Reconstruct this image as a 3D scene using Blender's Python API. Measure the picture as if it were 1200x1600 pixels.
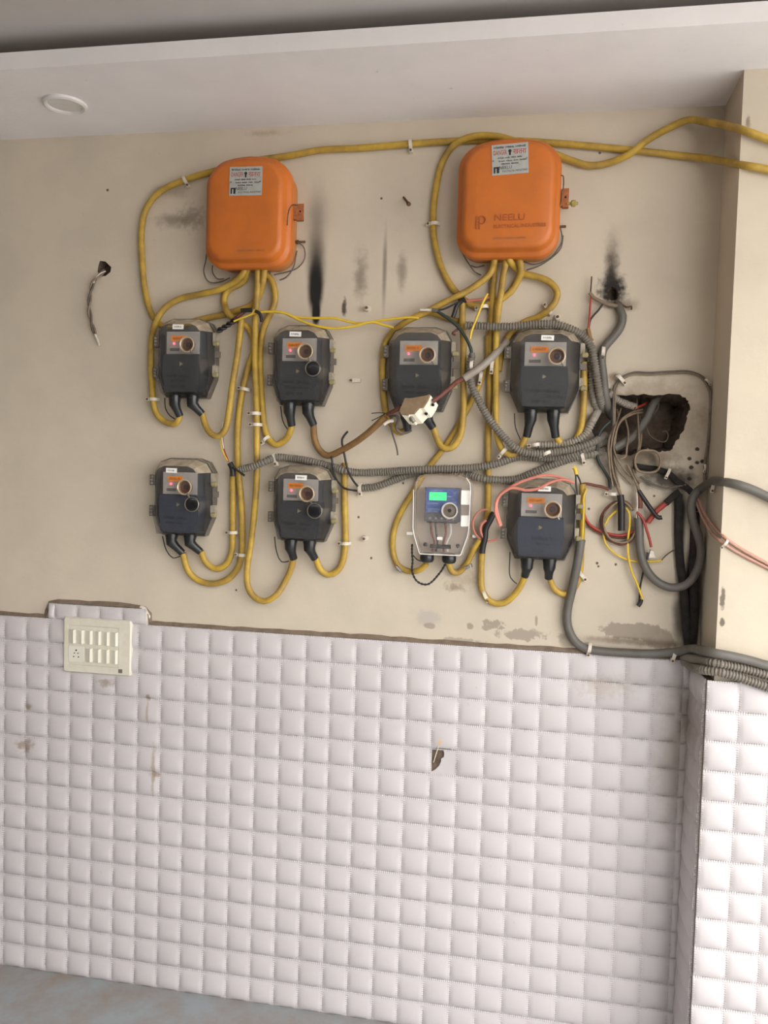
import bpy, bmesh, math, random
from mathutils import Vector, Matrix
from mathutils.geometry import tessellate_polygon
random.seed(7)
R = math.radians
scene = bpy.context.scene
for o in list(bpy.data.objects): bpy.data.objects.remove(o)
COL = scene.collection

# ------------------------------------------------------------------ camera
FPX = 1293.55; YAW, PIT, ROL = .1790, -.0501, .0289
CAM = Vector((1.6133, -2.3281, 1.6126))
fw = Vector((-math.sin(YAW)*math.cos(PIT), math.cos(YAW)*math.cos(PIT), math.sin(PIT)))
r0 = fw.cross(Vector((0, 0, 1))).normalized(); u0 = r0.cross(fw)
rt = r0*math.cos(ROL)+u0*math.sin(ROL); up = -r0*math.sin(ROL)+u0*math.cos(ROL)
cd = bpy.data.cameras.new('camera'); cam = bpy.data.objects.new('camera', cd); COL.objects.link(cam)
cam.matrix_world = Matrix(((rt.x, up.x, -fw.x, CAM.x), (rt.y, up.y, -fw.y, CAM.y), (rt.z, up.z, -fw.z, CAM.z), (0, 0, 0, 1)))
cd.sensor_fit = 'VERTICAL'; cd.sensor_height = 36; cd.lens = 36*FPX/1600; cd.clip_start = .02
scene.camera = cam

# ------------------------------------------------------------------ light
world = bpy.data.worlds.new('sky'); scene.world = world; world.use_nodes = True
wn = world.node_tree; bg = wn.nodes['Background']
bg.inputs[0].default_value = (1.0, .985, .97, 1); bg.inputs[1].default_value = 4.6
SUN = bpy.data.lights.new('sun', 'SUN'); SUN.energy = 2.6; SUN.angle = R(4); SUN.color = (1, .97, .92)
so = bpy.data.objects.new('sun', SUN); COL.objects.link(so)
so.rotation_euler = Vector((-.35, .40, -.85)).to_track_quat('-Z', 'Y').to_euler()
vs = scene.view_settings
vs.view_transform = 'Standard'; vs.look = 'None'; vs.gamma = 1; vs.use_curve_mapping = False; vs.exposure = 0.42

# ------------------------------------------------------------------ pixel -> place
def ray(px, py): return fw + rt*((px-600)/FPX) - up*((py-800)/FPX)
def P(px, py, d=0.0):                      # point on the plane d metres in front of the back wall
    D = ray(px, py); return CAM + D*((-d-CAM.y)/D.y)
def PX(px, py, x):                         # point on the plane X = x
    D = ray(px, py); return CAM + D*((x-CAM.x)/D.x)
CROPS = dict(A=(200, 170, 3.3333), B=(640, 170, 3.3333), C=(200, 470, 3.3333), D=(200, 680, 3.3333), E=(560, 440, 3.158),
             F=(560, 690, 3.158), G=(880, 400, 3.75), H=(860, 680, 3.529), I=(920, 560, 6), J=(880, 720, 6), K=(1000, 700, 6),
             L=(340, 250, 7.5), M=(740, 210, 6.667), N=(400, 490, 7.5), O=(770, 490, 7.5), Q=(620, 730, 7.5), R=(580, 580, 7.5),
             S=(320, 400, 7.5), T=(650, 400, 7.5), U=(760, 740, 7.5), V=(1020, 940, 6.667), W=(60, 340, 4), Y=(440, 300, 3.75), Z=(600, 0, 2), p=(0, 0, 1))
def c(k, *pts):                            # photo pixels from readings in an enlarged crop
    ox, oy, s = CROPS[k]; return [(ox+q[0]/s, oy+q[1]/s)+tuple(q[2:]) for q in pts]

# ------------------------------------------------------------------ materials
def lin(v):
    v /= 255.0
    return v/12.92 if v <= .04045 else ((v+.055)/1.055)**2.4
def L3(rgb): return tuple(lin(x) for x in rgb)+(1,)
MATS = {}
def mat(name, rgb, rough=.6, metal=0, var=.0, rgb2=None, scale=30, bump=0, bscale=80, emit=None, estr=0, spec=.5, alpha=1):
    m = bpy.data.materials.new(name); m.use_nodes = True; nt = m.node_tree; b = nt.nodes['Principled BSDF']
    b.inputs['Base Color'].default_value = L3(rgb); b.inputs['Roughness'].default_value = rough; b.inputs['Metallic'].default_value = metal
    b.inputs['Specular IOR Level'].default_value = spec; b.inputs['Alpha'].default_value = alpha
    if emit: b.inputs['Emission Color'].default_value = L3(emit); b.inputs['Emission Strength'].default_value = estr
    if var or bump:
        tc = nt.nodes.new('ShaderNodeNewGeometry')
        if var:
            n = nt.nodes.new('ShaderNodeTexNoise'); n.inputs['Scale'].default_value = scale; n.inputs['Detail'].default_value = 5; n.inputs['Roughness'].default_value = .65
            nt.links.new(tc.outputs['Position'], n.inputs['Vector'])
            mr = nt.nodes.new('ShaderNodeMapRange'); mr.inputs[1].default_value = .38; mr.inputs[2].default_value = .72; mr.inputs[3].default_value = 0; mr.inputs[4].default_value = var
            nt.links.new(n.outputs[0], mr.inputs[0])
            mx = nt.nodes.new('ShaderNodeMix'); mx.data_type = 'RGBA'
            mx.inputs['A'].default_value = L3(rgb); mx.inputs['B'].default_value = L3(rgb2 or tuple(x*.45 for x in rgb))
            nt.links.new(mr.outputs[0], mx.inputs['Factor']); nt.links.new(mx.outputs['Result'], b.inputs['Base Color'])
        if bump:
            n = nt.nodes.new('ShaderNodeTexNoise'); n.inputs['Scale'].default_value = bscale; n.inputs['Detail'].default_value = 4
            nt.links.new(tc.outputs['Position'], n.inputs['Vector'])
            bp = nt.nodes.new('ShaderNodeBump'); bp.inputs['Strength'].default_value = bump; bp.inputs['Distance'].default_value = .004
            nt.links.new(n.outputs[0], bp.inputs['Height']); nt.links.new(bp.outputs[0], b.inputs['Normal'])
    MATS[name] = m; return m

def stained(name, rgb, marks, rough=.75, mott=.10, mrgb=None, bump=.25, tile=False):
    """painted surface with stains and painted shade that have places and shapes of their own: marks = (colour, cx, cz, rx, rz, inner, outer, noise, nscale, strength)"""
    m = bpy.data.materials.new(name); m.use_nodes = True; nt = m.node_tree; b = nt.nodes['Principled BSDF']; N = nt.nodes.new; LK = nt.links.new
    b.inputs['Roughness'].default_value = rough
    geo = N('ShaderNodeNewGeometry'); pos = geo.outputs['Position']
    noises = {}
    def noise(s):
        if s not in noises:
            n = N('ShaderNodeTexNoise'); n.inputs['Scale'].default_value = s; n.inputs['Detail'].default_value = 6; n.inputs['Roughness'].default_value = .62
            LK(pos, n.inputs['Vector']); noises[s] = n.outputs[0]
        return noises[s]
    def math_(op, a, bb):
        q = N('ShaderNodeMath'); q.operation = op
        for i, v in enumerate((a, bb)):
            if isinstance(v, (int, float)): q.inputs[i].default_value = v
            else: LK(v, q.inputs[i])
        return q.outputs[0]
    col = N('ShaderNodeMix'); col.data_type = 'RGBA'; col.inputs['A'].default_value = L3(rgb); col.inputs['B'].default_value = L3(mrgb or tuple(x*.86 for x in rgb))
    mr = N('ShaderNodeMapRange'); mr.inputs[1].default_value = .4; mr.inputs[2].default_value = .7; mr.inputs[4].default_value = mott*5
    LK(noise(3.1), mr.inputs[0]); LK(mr.outputs[0], col.inputs['Factor']); cur = col.outputs['Result']
    # small specks
    sp = N('ShaderNodeMapRange'); sp.inputs[1].default_value = .69; sp.inputs[2].default_value = .75; sp.inputs[4].default_value = .35
    LK(noise(26), sp.inputs[0]); c2 = N('ShaderNodeMix'); c2.data_type = 'RGBA'; LK(sp.outputs[0], c2.inputs['Factor']); LK(cur, c2.inputs['A']); c2.inputs['B'].default_value = L3(tuple(x*.62 for x in rgb)); cur = c2.outputs['Result']
    for (crgb, cx, cz, rx, rz, inn, outr, amp, ns, st) in marks:
        s = N('ShaderNodeVectorMath'); s.operation = 'SUBTRACT'; LK(pos, s.inputs[0]); s.inputs[1].default_value = (cx, 0, cz)
        k = N('ShaderNodeVectorMath'); k.operation = 'MULTIPLY'; LK(s.outputs[0], k.inputs[0]); k.inputs[1].default_value = (1/rx, 0, 1/rz)
        l = N('ShaderNodeVectorMath'); l.operation = 'LENGTH'; LK(k.outputs[0], l.inputs[0])
        d = math_('ADD', l.outputs['Value'], math_('MULTIPLY', math_('SUBTRACT', noise(ns), .5), amp))
        g = N('ShaderNodeMapRange'); g.interpolation_type = 'SMOOTHSTEP'; LK(d, g.inputs[0]); g.inputs[1].default_value = inn; g.inputs[2].default_value = outr; g.inputs[3].default_value = st; g.inputs[4].default_value = 0
        x = N('ShaderNodeMix'); x.data_type = 'RGBA'; LK(g.outputs[0], x.inputs['Factor']); LK(cur, x.inputs['A']); x.inputs['B'].default_value = L3(crgb); cur = x.outputs['Result']
    LK(cur, b.inputs['Base Color'])
    bp = N('ShaderNodeBump'); bp.inputs['Strength'].default_value = bump; bp.inputs['Distance'].default_value = .006
    if tile:       # beaded seam like stitching, along the edges of each moulded square
        uv = N('ShaderNodeUVMap'); sx = N('ShaderNodeSeparateXYZ'); LK(uv.outputs[0], sx.inputs[0])
        ex = math_('ABSOLUTE', math_('SUBTRACT', sx.outputs[0], .5), 0); ez = math_('ABSOLUTE', math_('SUBTRACT', sx.outputs[1], .5), 0)
        def seam(e, other):
            g = N('ShaderNodeMapRange'); LK(e, g.inputs[0]); g.inputs[1].default_value = .43; g.inputs[2].default_value = .47
            w = math_('SINE', math_('MULTIPLY', other, 2*math.pi*13), 0)
            return math_('MULTIPLY', g.outputs[0], math_('ADD', math_('MULTIPLY', w, .5), .5))
        h = math_('ADD', math_('MAXIMUM', seam(ex, sx.outputs[1]), seam(ez, sx.outputs[0])), math_('MULTIPLY', noise(26), .25))
        LK(h, bp.inputs['Height']); bp.inputs['Distance'].default_value = .0022
    else:
        LK(math_('ADD', noise(9), math_('MULTIPLY', noise(60), .25)), bp.inputs['Height'])
    LK(bp.outputs[0], b.inputs['Normal'])
    MATS[name] = m; return m

def mk(col, px, py, rxp, ryp, inn=.5, outr=1.1, amp=.8, ns=26, st=1, d=0):
    q = P(px, py, d); s = 0.00182 if px > 350 else .0021
    return (col, q.x, q.z, rxp*s, ryp*s, inn, outr, amp, ns, st)
SOOT = (20, 16, 14); GREYC = (150, 138, 124); BROWN = (110, 88, 66)
wall_marks = [
    mk(SOOT, 493, 452, 15, 52, .45, 1.1, .35, 9, 1), mk(SOOT, 494, 415, 19, 66, .1, 1.15, .3, 9, .9), mk((60, 48, 42), 495, 345, 24, 75, .0, 1.1, .5, 9, .5), mk(SOOT, 494, 488, 8, 24, .6, 1.1, .4, 9, 1),
    mk(SOOT, 957, 454, 24, 30, .35, 1.1, 1.2, 60, 1), mk(SOOT, 955, 428, 14, 46, .1, 1.1, 1.2, 26, .95), mk((70, 56, 46), 957, 395, 14, 45, 0, 1.1, 1.2, 26, .45), mk((80, 66, 52), 975, 475, 24, 14, .1, 1.1, 1.2, 26, .6),
    mk((92, 76, 64), 563, 430, 15, 52, .1, 1.1, 1.6, 26, .6), mk((80, 66, 56), 601, 420, 5, 85, .1, 1.1, .5, 9, .6), mk((92, 76, 64), 628, 425, 11, 35, .1, 1.1, 1.4, 26, .55),
    mk((60, 48, 40), 538, 480, 5, 18, .3, 1.1, 1.6, 60, .9), mk((90, 74, 60), 268, 345, 34, 14, .1, 1.1, 1.7, 26, .55), mk((90, 74, 60), 300, 340, 26, 22, .1, 1.1, 1.9, 60, .5),
    mk((120, 100, 78), 265, 300, 40, 12, 0, 1.1, 1.8, 26, .4),
    # peeled paint above the dado
    mk(GREYC, 985, 985, 56, 17, .7, .85, 1.5, 26, .95), mk(GREYC, 1030, 1000, 34, 20, .6, .85, 1.6, 26, .9), mk((176, 168, 158), 668, 965, 30, 20, .35, .9, 1.7, 26, .8), mk(GREYC, 672, 978, 13, 7, .5, .8, 1.2, 26, .8),
    mk(GREYC, 734, 978, 8, 9, .45, .7, 1.7, 60, .9), mk(GREYC, 770, 976, 30, 15, .4, .65, 2.2, 60, .9), mk(GREYC, 815, 992, 62, 15, .45, .65, 1.8, 26, .85), mk(GREYC, 888, 1000, 22, 22, .35, .75, 1.4, 26, .8),
    mk(GREYC, 720, 1000, 60, 6, .3, .7, 2.0, 60, .7), mk(GREYC, 838, 970, 3, 11, .5, .9, 1.0, 60, .9),
    mk((128, 110, 90), 710, 918, 22, 10, .1, 1.0, 2.0, 60, .7), mk((150, 130, 105), 725, 905, 40, 22, .1, 1.0, 1.9, 60, .45),
    # charring along the corner and around the broken opening, then soft brown strips and patches
    mk((26, 22, 20), 1063, 830, 9, 90, .4, 1.1, .6, 9, .95), mk((24, 20, 18), 1082, 930, 18, 100, .5, 1.1, .5, 9, .97), mk((40, 33, 28), 1065, 960, 16, 60, .3, 1.1, .8, 9, .85), mk((46, 38, 32), 1046, 748, 50, 26, .3, 1.0, 1.3, 26, .9),
    mk((70, 60, 50), 945, 690, 40, 50, .3, 1.1, 1.0, 26, .75), mk((60, 50, 42), 975, 640, 60, 32, .4, 1.0, .8, 26, .7), mk((80, 66, 54), 1000, 712, 60, 20, .2, 1.1, 1.3, 26, .7), mk((120, 100, 78), 1010, 660, 95, 70, .6, 1.1, 1.0, 26, .45),
    mk((110, 92, 70), 1108, 800, 20, 260, .1, 1.1, .9, 9, .35), mk((120, 100, 76), 960, 590, 14, 10, .2, 1.1, 1.3, 60, .7), mk((100, 84, 66), 1000, 1003, 110, 8, .2, 1.1, 1.2, 26, .7),  # first mark: tall soft brown strip down the corner
    mk((150, 130, 104), 415, 208, 40, 6, 0, 1.1, 2.0, 60, .5), mk((120, 96, 70), 1100, 200, 50, 45, 0, 1.1, 1.0, 9, .4)]  # second mark: soft brown patch in the top corner
for (qx, qy) in c('I', (1018, 850), (942, 940), (1015, 978), (960, 1022), (1065, 965), (940, 1130)): wall_marks.append(mk((40, 30, 24), qx, qy, 4.2, 3.6, .5, 1.0, .9, 60, .95))
for (qx, qy) in ((168, 297), (560, 808), (369, 922), (933, 880), (935, 885), (962, 882), (1022, 775), (920, 795), (630, 755), (580, 872), (596, 310), (1003, 228), (937, 239)):
    wall_marks.append(mk((58, 46, 38), qx, qy, 2.6, 2.6, .4, 1.0, .9, 60, .9))
stained('plaster', (203, 191, 172), wall_marks)
stained('pillar_paint', (201, 189, 169), [mk((96, 84, 72), 1129, 935, 5, 22, .4, .9, 1.4, 60, .9, d=.195), mk((96, 84, 72), 1128, 972, 5, 9, .5, .9, 1.0, 60, .9, d=.195), mk((120, 104, 86), 1168, 190, 5, 12, .3, .9, 1.6, 60, .8, d=.195)])
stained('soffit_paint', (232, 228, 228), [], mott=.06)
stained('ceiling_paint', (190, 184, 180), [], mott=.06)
tile_marks = [mk((140, 118, 92), 50, 1102, 9, 8, .2, 1.0, 1.6, 60, .7), mk((130, 108, 84), 44, 1162, 22, 18, .1, .9, 2.0, 60, .7), mk((130, 110, 84), 235, 1088, 5, 8, .3, 1.0, 1.2, 60, .75), mk((150, 132, 104), 234, 1112, 3, 28, .2, 1.0, 1.2, 60, .6),
              mk((140, 122, 96), 243, 1200, 4, 50, .2, 1.0, 1.6, 60, .6), mk((140, 122, 96), 246, 1208, 14, 5, .2, 1.0, 1.4, 60, .6), mk((214, 176, 108), 688, 1157, 3.6, 9, .1, 1.0, .5, 60, .85),
              mk((120, 100, 78), 172, 1065, 20, 10, .1, .9, 2.0, 60, .6), mk((150, 130, 108), 940, 1070, 60, 25, .1, 1.0, 2.0, 60, .35), mk((132, 116, 98), 1050, 1180, 34, 150, .1, 1.1, 1.0, 26, .5), mk((120, 106, 92), 1068, 1110, 12, 60, .1, 1.1, 1.3, 26, .6)]  # last two marks paint the corner's shadow into the tile colour
stained('tile_glaze', (198, 192, 193), tile_marks, rough=.38, mott=.05, bump=.5, tile=True)
mat('cement', (128, 112, 96), .9, var=.7, rgb2=(92, 76, 62), scale=40, bump=.5)
mat('dark_cement', (112, 96, 82), .95, var=.9, rgb2=(58, 48, 42), scale=24, bump=.9, bscale=40)
mat('floor_stone', (150, 156, 160), .6, var=.8, rgb2=(140, 124, 108), scale=7, bump=.1)
mat('pavement', (150, 144, 136), .9, var=.4, scale=4)
mat('orange_paint', (196, 106, 34), .42, var=.4, rgb2=(160, 92, 46), scale=16, bump=.05)
mat('orange_dusty', (186, 118, 62), .7, var=.6, rgb2=(150, 120, 84), scale=30)
mat('orange_emboss_shade', (160, 82, 30), .6)  # darker orange stands in for the shading of the raised lettering
mat('rust_orange', (176, 108, 62), .7, var=.8, rgb2=(110, 66, 40), scale=120)
mat('plate_metal', (170, 172, 170), .45, var=.5, rgb2=(146, 138, 112), scale=60)
mat('ink_black', (38, 38, 36), .8); mat('ink_red', (170, 60, 48), .8)
mat('steel', (165, 160, 150), .4, .6, var=.6, scale=150); mat('rust', (116, 86, 62), .8, .2, var=.8, scale=150)
mat('brass', (176, 160, 92), .5, .4, var=.5, scale=150)
mat('yellow_cable', (190, 156, 58), .5, var=.9, rgb2=(130, 102, 54), scale=16)
mat('yellow_wire', (222, 188, 54), .45, var=.5, rgb2=(180, 148, 60), scale=30)
mat('brown_cable', (142, 108, 62), .6, var=.8, rgb2=(108, 80, 50), scale=24)
mat('grey_conduit', (122, 116, 106), .55, var=.6, rgb2=(100, 92, 80), scale=20)
mat('grey_sleeve', (150, 142, 132), .55, var=.6, rgb2=(124, 112, 98), scale=30)
mat('smooth_conduit', (100, 97, 91), .5, var=.7, rgb2=(82, 76, 68), scale=16)
mat('charred', (28, 25, 24), .95, var=.6, rgb2=(58, 50, 46), scale=40, bump=.6)
mat('black_tape', (30, 28, 28), .45); mat('black_wire', (38, 36, 35), .5); mat('green_black_wire', (42, 54, 50), .5)
mat('beige_wire', (136, 119, 98), .6, var=.7, rgb2=(98, 84, 70), scale=60); mat('grey_wire', (104, 94, 84), .6, var=.5, scale=60)
mat('red_wire', (164, 58, 46), .5, var=.5, rgb2=(120, 60, 48), scale=40); mat('pink_wire', (204, 126, 108), .5, var=.5, rgb2=(172, 110, 94), scale=40); mat('dusty_pink_wire', (184, 142, 124), .6, var=.6, rgb2=(156, 120, 104), scale=40)
mat('maroon_wire', (112, 62, 50), .6, var=.6, scale=60)
mat('white_plastic', (222, 214, 200), .5, var=.5, rgb2=(176, 164, 144), scale=80); mat('cream_plastic', (214, 209, 194), .4, var=.25, rgb2=(184, 174, 150), scale=60)
mat('cream_rocker', (222, 218, 204), .35)
mat('hole_black', (12, 11, 10), .9)
mat('gland_black', (30, 32, 33), .3)
mat('meter_base', (112, 104, 94), .6, var=.5, rgb2=(88, 80, 70), scale=40)
mat('meter_body', (78, 79, 84), .5); mat('terminal_cover', (48, 49, 52), .45); mat('terminal_blue', (50, 58, 76), .45)
mat('face_plate', (196, 190, 182), .5); mat('face_print', (120, 116, 112), .6)
mat('amber_display', (206, 122, 30), .3, emit=(226, 128, 26), estr=.35); mat('amber_segments', (120, 66, 20), .5)
mat('red_led', (255, 60, 70), .3, emit=(255, 70, 90), estr=5)
mat('port_ring', (186, 164, 138), .4, .3); mat('port_glass', (128, 88, 62), .25); mat('port_core', (58, 38, 28), .4)
mat('cap_black', (22, 22, 26), .25); mat('cap_ring', (128, 120, 108), .3, .4)
mat('sticker', (236, 232, 226), .6); mat('olive_seal', (146, 136, 98), .6)
mat('green_display', (40, 240, 120), .3, emit=(40, 250, 120), estr=.9); mat('blue_face', (38, 76, 150), .4, var=.4, rgb2=(60, 92, 150), scale=60)
mat('dim_print', (140, 160, 200), .5)
mat('marker_ink', (16, 16, 20), .6)
mat('switch_brown', (132, 110, 84), .8, var=.6, rgb2=(104, 84, 62), scale=50); mat('switch_white', (232, 226, 206), .45, var=.3, rgb2=(190, 176, 146), scale=60)
mat('lamp_white', (214, 210, 206), .5)
mat('blocker_grey', (112, 105, 96), .9, var=.5, scale=5)  # dark grey for the added walls, keeps their bounce low

def clear_mat(name, rgb, alpha, dust_rgb, dust_alpha, rough=.22):
    """see-through plastic; dust lies on the faces that look up"""
    m = bpy.data.materials.new(name); m.use_nodes = True; nt = m.node_tree; N = nt.nodes.new; LK = nt.links.new
    b = nt.nodes['Principled BSDF']; b.inputs['Roughness'].default_value = rough; b.inputs['Specular IOR Level'].default_value = .5
    g = N('ShaderNodeNewGeometry'); s = N('ShaderNodeSeparateXYZ'); LK(g.outputs['Normal'], s.inputs[0])
    n = N('ShaderNodeTexNoise'); n.inputs['Scale'].default_value = 40; n.inputs['Detail'].default_value = 4; LK(g.outputs['Position'], n.inputs['Vector'])
    mr = N('ShaderNodeMapRange'); mr.inputs[1].default_value = .12; mr.inputs[2].default_value = .5; LK(s.outputs[2], mr.inputs[0])
    mx = N('ShaderNodeMix'); mx.data_type = 'RGBA'; mx.inputs['A'].default_value = L3(rgb); mx.inputs['B'].default_value = L3(dust_rgb); LK(mr.outputs[0], mx.inputs['Factor']); LK(mx.outputs['Result'], b.inputs['Base Color'])
    ma = N('ShaderNodeMapRange'); ma.inputs[3].default_value = alpha; ma.inputs[4].default_value = dust_alpha; LK(mr.outputs[0], ma.inputs[0])
    nz = N('ShaderNodeMapRange'); nz.inputs[1].default_value = .3; nz.inputs[2].default_value = .7; nz.inputs[3].default_value = .7; nz.inputs[4].default_value = 1.25; LK(n.outputs[0], nz.inputs[0])
    mu = N('ShaderNodeMath'); mu.operation = 'MULTIPLY'; LK(ma.outputs[0], mu.inputs[0]); LK(nz.outputs[0], mu.inputs[1]); LK(mu.outputs[0], b.inputs['Alpha'])
    MATS[name] = m; return m
clear_mat('smoky_cover', (84, 83, 84), .30, (176, 162, 140), .85)
clear_mat('clear_cover', (210, 202, 198), .13, (186, 170, 148), .6, .1)
mat('beige_tray', (186, 172, 156), .6, var=.4, rgb2=(150, 136, 122), scale=40); mat('edge_highlight', (232, 228, 222), .15)
clear_mat('clear_latch', (190, 180, 160), .6, (190, 180, 160), .8)

# ------------------------------------------------------------------ mesh helpers
class B:
    def __init__(s): s.v = []; s.f = []; s.uv = None
    def add(s, vs_, fs):
        o = len(s.v); s.v += [tuple(v) for v in vs_]; s.f += [tuple(i+o for i in f) for f in fs]; return s
    def box(s, x0, x1, y0, y1, z0, z1):
        return s.add([(x, y, z) for x in (x0, x1) for y in (y0, y1) for z in (z0, z1)], [(0, 1, 3, 2), (4, 6, 7, 5), (0, 4, 5, 1), (2, 3, 7, 6), (0, 2, 6, 4), (1, 5, 7, 3)])
    def loft(s, rings, cap0=True, cap1=True):
        n = len(rings[0]); vs_ = [p for r in rings for p in r]; fs = []
        for a in range(len(rings)-1):
            for i in range(n):
                j = (i+1) % n; fs.append((a*n+i, a*n+j, (a+1)*n+j, (a+1)*n+i))
        if cap0: fs.append(tuple(reversed(range(n))))
        if cap1: fs.append(tuple((len(rings)-1)*n+i for i in range(n)))
        return s.add(vs_, fs)
    def tube(s, pts, rad, n=10, cap=True):
        pts = [Vector(p) for p in pts]; rad = rad if isinstance(rad, list) else [rad]*len(pts)
        T = [(pts[min(i+1, len(pts)-1)]-pts[max(i-1, 0)]).normalized() for i in range(len(pts))]
        ref = Vector((0, -1, 0)) if abs(T[0].y) < .9 else Vector((1, 0, 0)); nrm = (ref-T[0]*ref.dot(T[0])).normalized(); rings = []
        for i, p in enumerate(pts):
            nrm = (nrm-T[i]*nrm.dot(T[i])).normalized(); bi = T[i].cross(nrm)
            rings.append([p+(nrm*math.cos(2*math.pi*k/n)+bi*math.sin(2*math.pi*k/n))*rad[i] for k in range(n)])
        return s.loft(rings, cap, cap)
    def lathe(s, prof, cx=0, cy=0, cz=0, axis='y', n=24):      # prof = (radius, distance along the axis)
        rings = []
        for r, a in prof:
            ring = []
            for k in range(n):
                t = 2*math.pi*k/n; u, w = r*math.cos(t), r*math.sin(t)
                ring.append((cx+u, cy+a, cz+w) if axis == 'y' else (cx+u, cy+w, cz+a) if axis == 'z' else (cx+a, cy+u, cz+w))
            rings.append(ring)
        return s.loft(rings)
def obj(name, b, m, parent=None, loc=None, smooth=True, ang=32, **props):
    me = bpy.data.meshes.new(name); me.from_pydata(b.v, [], b.f); me.update()
    bm = bmesh.new(); bm.from_mesh(me); bmesh.ops.recalc_face_normals(bm, faces=bm.faces) if not getattr(b, 'keep', False) else None; bm.to_mesh(me); bm.free()
    me.materials.append(MATS[m])
    if smooth:
        me.polygons.foreach_set('use_smooth', [True]*len(me.polygons)); me.set_sharp_from_angle(angle=R(ang))
    o = bpy.data.objects.new(name, me); COL.objects.link(o)
    if parent: o.parent = parent
    if loc: o.location = loc
    for k, v in props.items(): o[k] = v
    return o
def thing(name, label, cat, loc=(0, 0, 0), tilt=0, group=None):
    o = bpy.data.objects.new(name, None); COL.objects.link(o); o.empty_display_size = .02
    o.location = loc; o.rotation_euler = (0, tilt, 0); o['label'] = label; o['category'] = cat
    if group: o['group'] = group
    return o
def tag(o, label, cat, group=None):
    o['label'] = label; o['category'] = cat
    if group: o['group'] = group
    return o
def copy_tree(o, parent=None):
    q = o.copy(); COL.objects.link(q); q.parent = parent
    for ch in [x for x in bpy.data.objects if x.parent == o]: copy_tree(ch, q)
    return q
def spline(pts, step):
    pts = [Vector(p) for p in pts]; out = []
    if len(pts) == 2: pts = [pts[0], (pts[0]+pts[1])/2, pts[1]]
    for i in range(len(pts)-1):
        p0 = pts[i-1] if i else pts[0]*2-pts[1]; p1, p2 = pts[i], pts[i+1]; p3 = pts[i+2] if i+2 < len(pts) else pts[-1]*2-pts[-2]
        t = [0, 0, 0, 0]
        for k, (a, b_) in enumerate(((p0, p1), (p1, p2), (p2, p3))): t[k+1] = t[k]+max((b_-a).length, 1e-5)**.5
        n = max(2, int((p2-p1).length/step))
        for k in range(n):
            u = t[1]+(t[2]-t[1])*k/n
            A1 = p0*((t[1]-u)/(t[1]-t[0]))+p1*((u-t[0])/(t[1]-t[0])); A2 = p1*((t[2]-u)/(t[2]-t[1]))+p2*((u-t[1])/(t[2]-t[1])); A3 = p2*((t[3]-u)/(t[3]-t[2]))+p3*((u-t[2])/(t[3]-t[2]))
            B1 = A1*((t[2]-u)/(t[2]-t[0]))+A2*((u-t[0])/(t[2]-t[0])); B2 = A2*((t[3]-u)/(t[3]-t[1]))+A3*((u-t[1])/(t[3]-t[1]))
            out.append(B1*((t[2]-u)/(t[2]-t[1]))+B2*((u-t[1])/(t[2]-t[1])))
    out.append(pts[-1]); return out
def even(pts, step):
    out = [pts[0]]; acc = 0
    for a, b_ in zip(pts, pts[1:]):
        l = (b_-a).length; t = step-acc
        while t <= l: out.append(a+(b_-a)*(t/l)); t += step
        acc = l-(t-step)
    if (out[-1]-pts[-1]).length > step*.3: out.append(pts[-1])
    return out
def line3(pts, d): return [P(q[0], q[1], q[2] if len(q) > 2 else d) for q in pts]
def cable(name, label, m, pts, r, d=None, cat='cable', group=None, corr=False, n=10, parent=None):
    d = r+.002 if d is None else d
    path = spline(line3(pts, d), .012)
    if corr:
        pitch = .0075; path = even(path, pitch/4); rad = [r if (i % 4) < 2 else r*.79 for i in range(len(path))]
    else:
        path = even(path, max(.004, r*.8)); rad = r
    b = B().tube(path, rad, n)
    o = obj(name, b, m, parent, ang=80 if not corr else 28)
    if parent is None: tag(o, label, cat, group)
    return o
def twist(name, label, m, pts, r, d, cat='wire', turns=.02, sep=1.05, mats=None, group=None):
    """two insulated wires twisted together: one thing, two strands"""
    path = even(spline(line3(pts, d), .006), .003); root = thing(name, label, cat, path[0], 0, group)
    for s_ in (0, 1):
        out = []
        for i, p in enumerate(path):
            T = (path[min(i+1, len(path)-1)]-path[max(i-1, 0)]).normalized(); nn = Vector((0, -1, 0)); nn = (nn-T*nn.dot(T)).normalized(); bb = T.cross(nn)
            a = 2*math.pi*i*.003/turns+s_*math.pi; out.append(p+(nn*math.cos(a)+bb*math.sin(a))*r*sep-path[0])
        obj('strand', B().tube(out, r, 6), (mats or (m, m))[s_], root, ang=80)
    return root
def rrect(w, h, r, n=6, peak=0):
    pts = []
    for (cx, cz, a0) in ((w/2-r, h/2-r, 0), (-w/2+r, h/2-r, 90), (-w/2+r, -h/2+r, 180), (w/2-r, -h/2+r, 270)):
        for k in range(n+1):
            a = R(a0+90*k/n); pts.append((cx+r*math.cos(a), cz+r*math.sin(a)))
        if a0 == 0: pts += [(w*.18, h/2), (0, h/2), (-w*.18, h/2)]
    if peak: pts = [(x, z+(peak*(1-max(abs(x)-.1*w, 0)/(w/2-.1*w)) if z > 0 else 0)*min(1, max(0, z/(h/2)))**3) for x, z in pts]
    return pts
def ringy(pts, y): return [(x, y, z) for x, z in pts]
def text_mesh(s, size, depth=0.0):
    cu = bpy.data.curves.new('t', 'FONT'); cu.body = s; cu.size = size; cu.extrude = depth; cu.align_x = 'CENTER'; cu.align_y = 'CENTER'; cu.resolution_u = 2
    o = bpy.data.objects.new('t', cu); COL.objects.link(o); dg = bpy.context.evaluated_depsgraph_get()
    me = bpy.data.meshes.new_from_object(o.evaluated_get(dg)); bpy.data.objects.remove(o); bpy.data.curves.remove(cu)
    for v in me.vertices: v.co = (v.co.x, -v.co.z, v.co.y)
    return me
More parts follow.
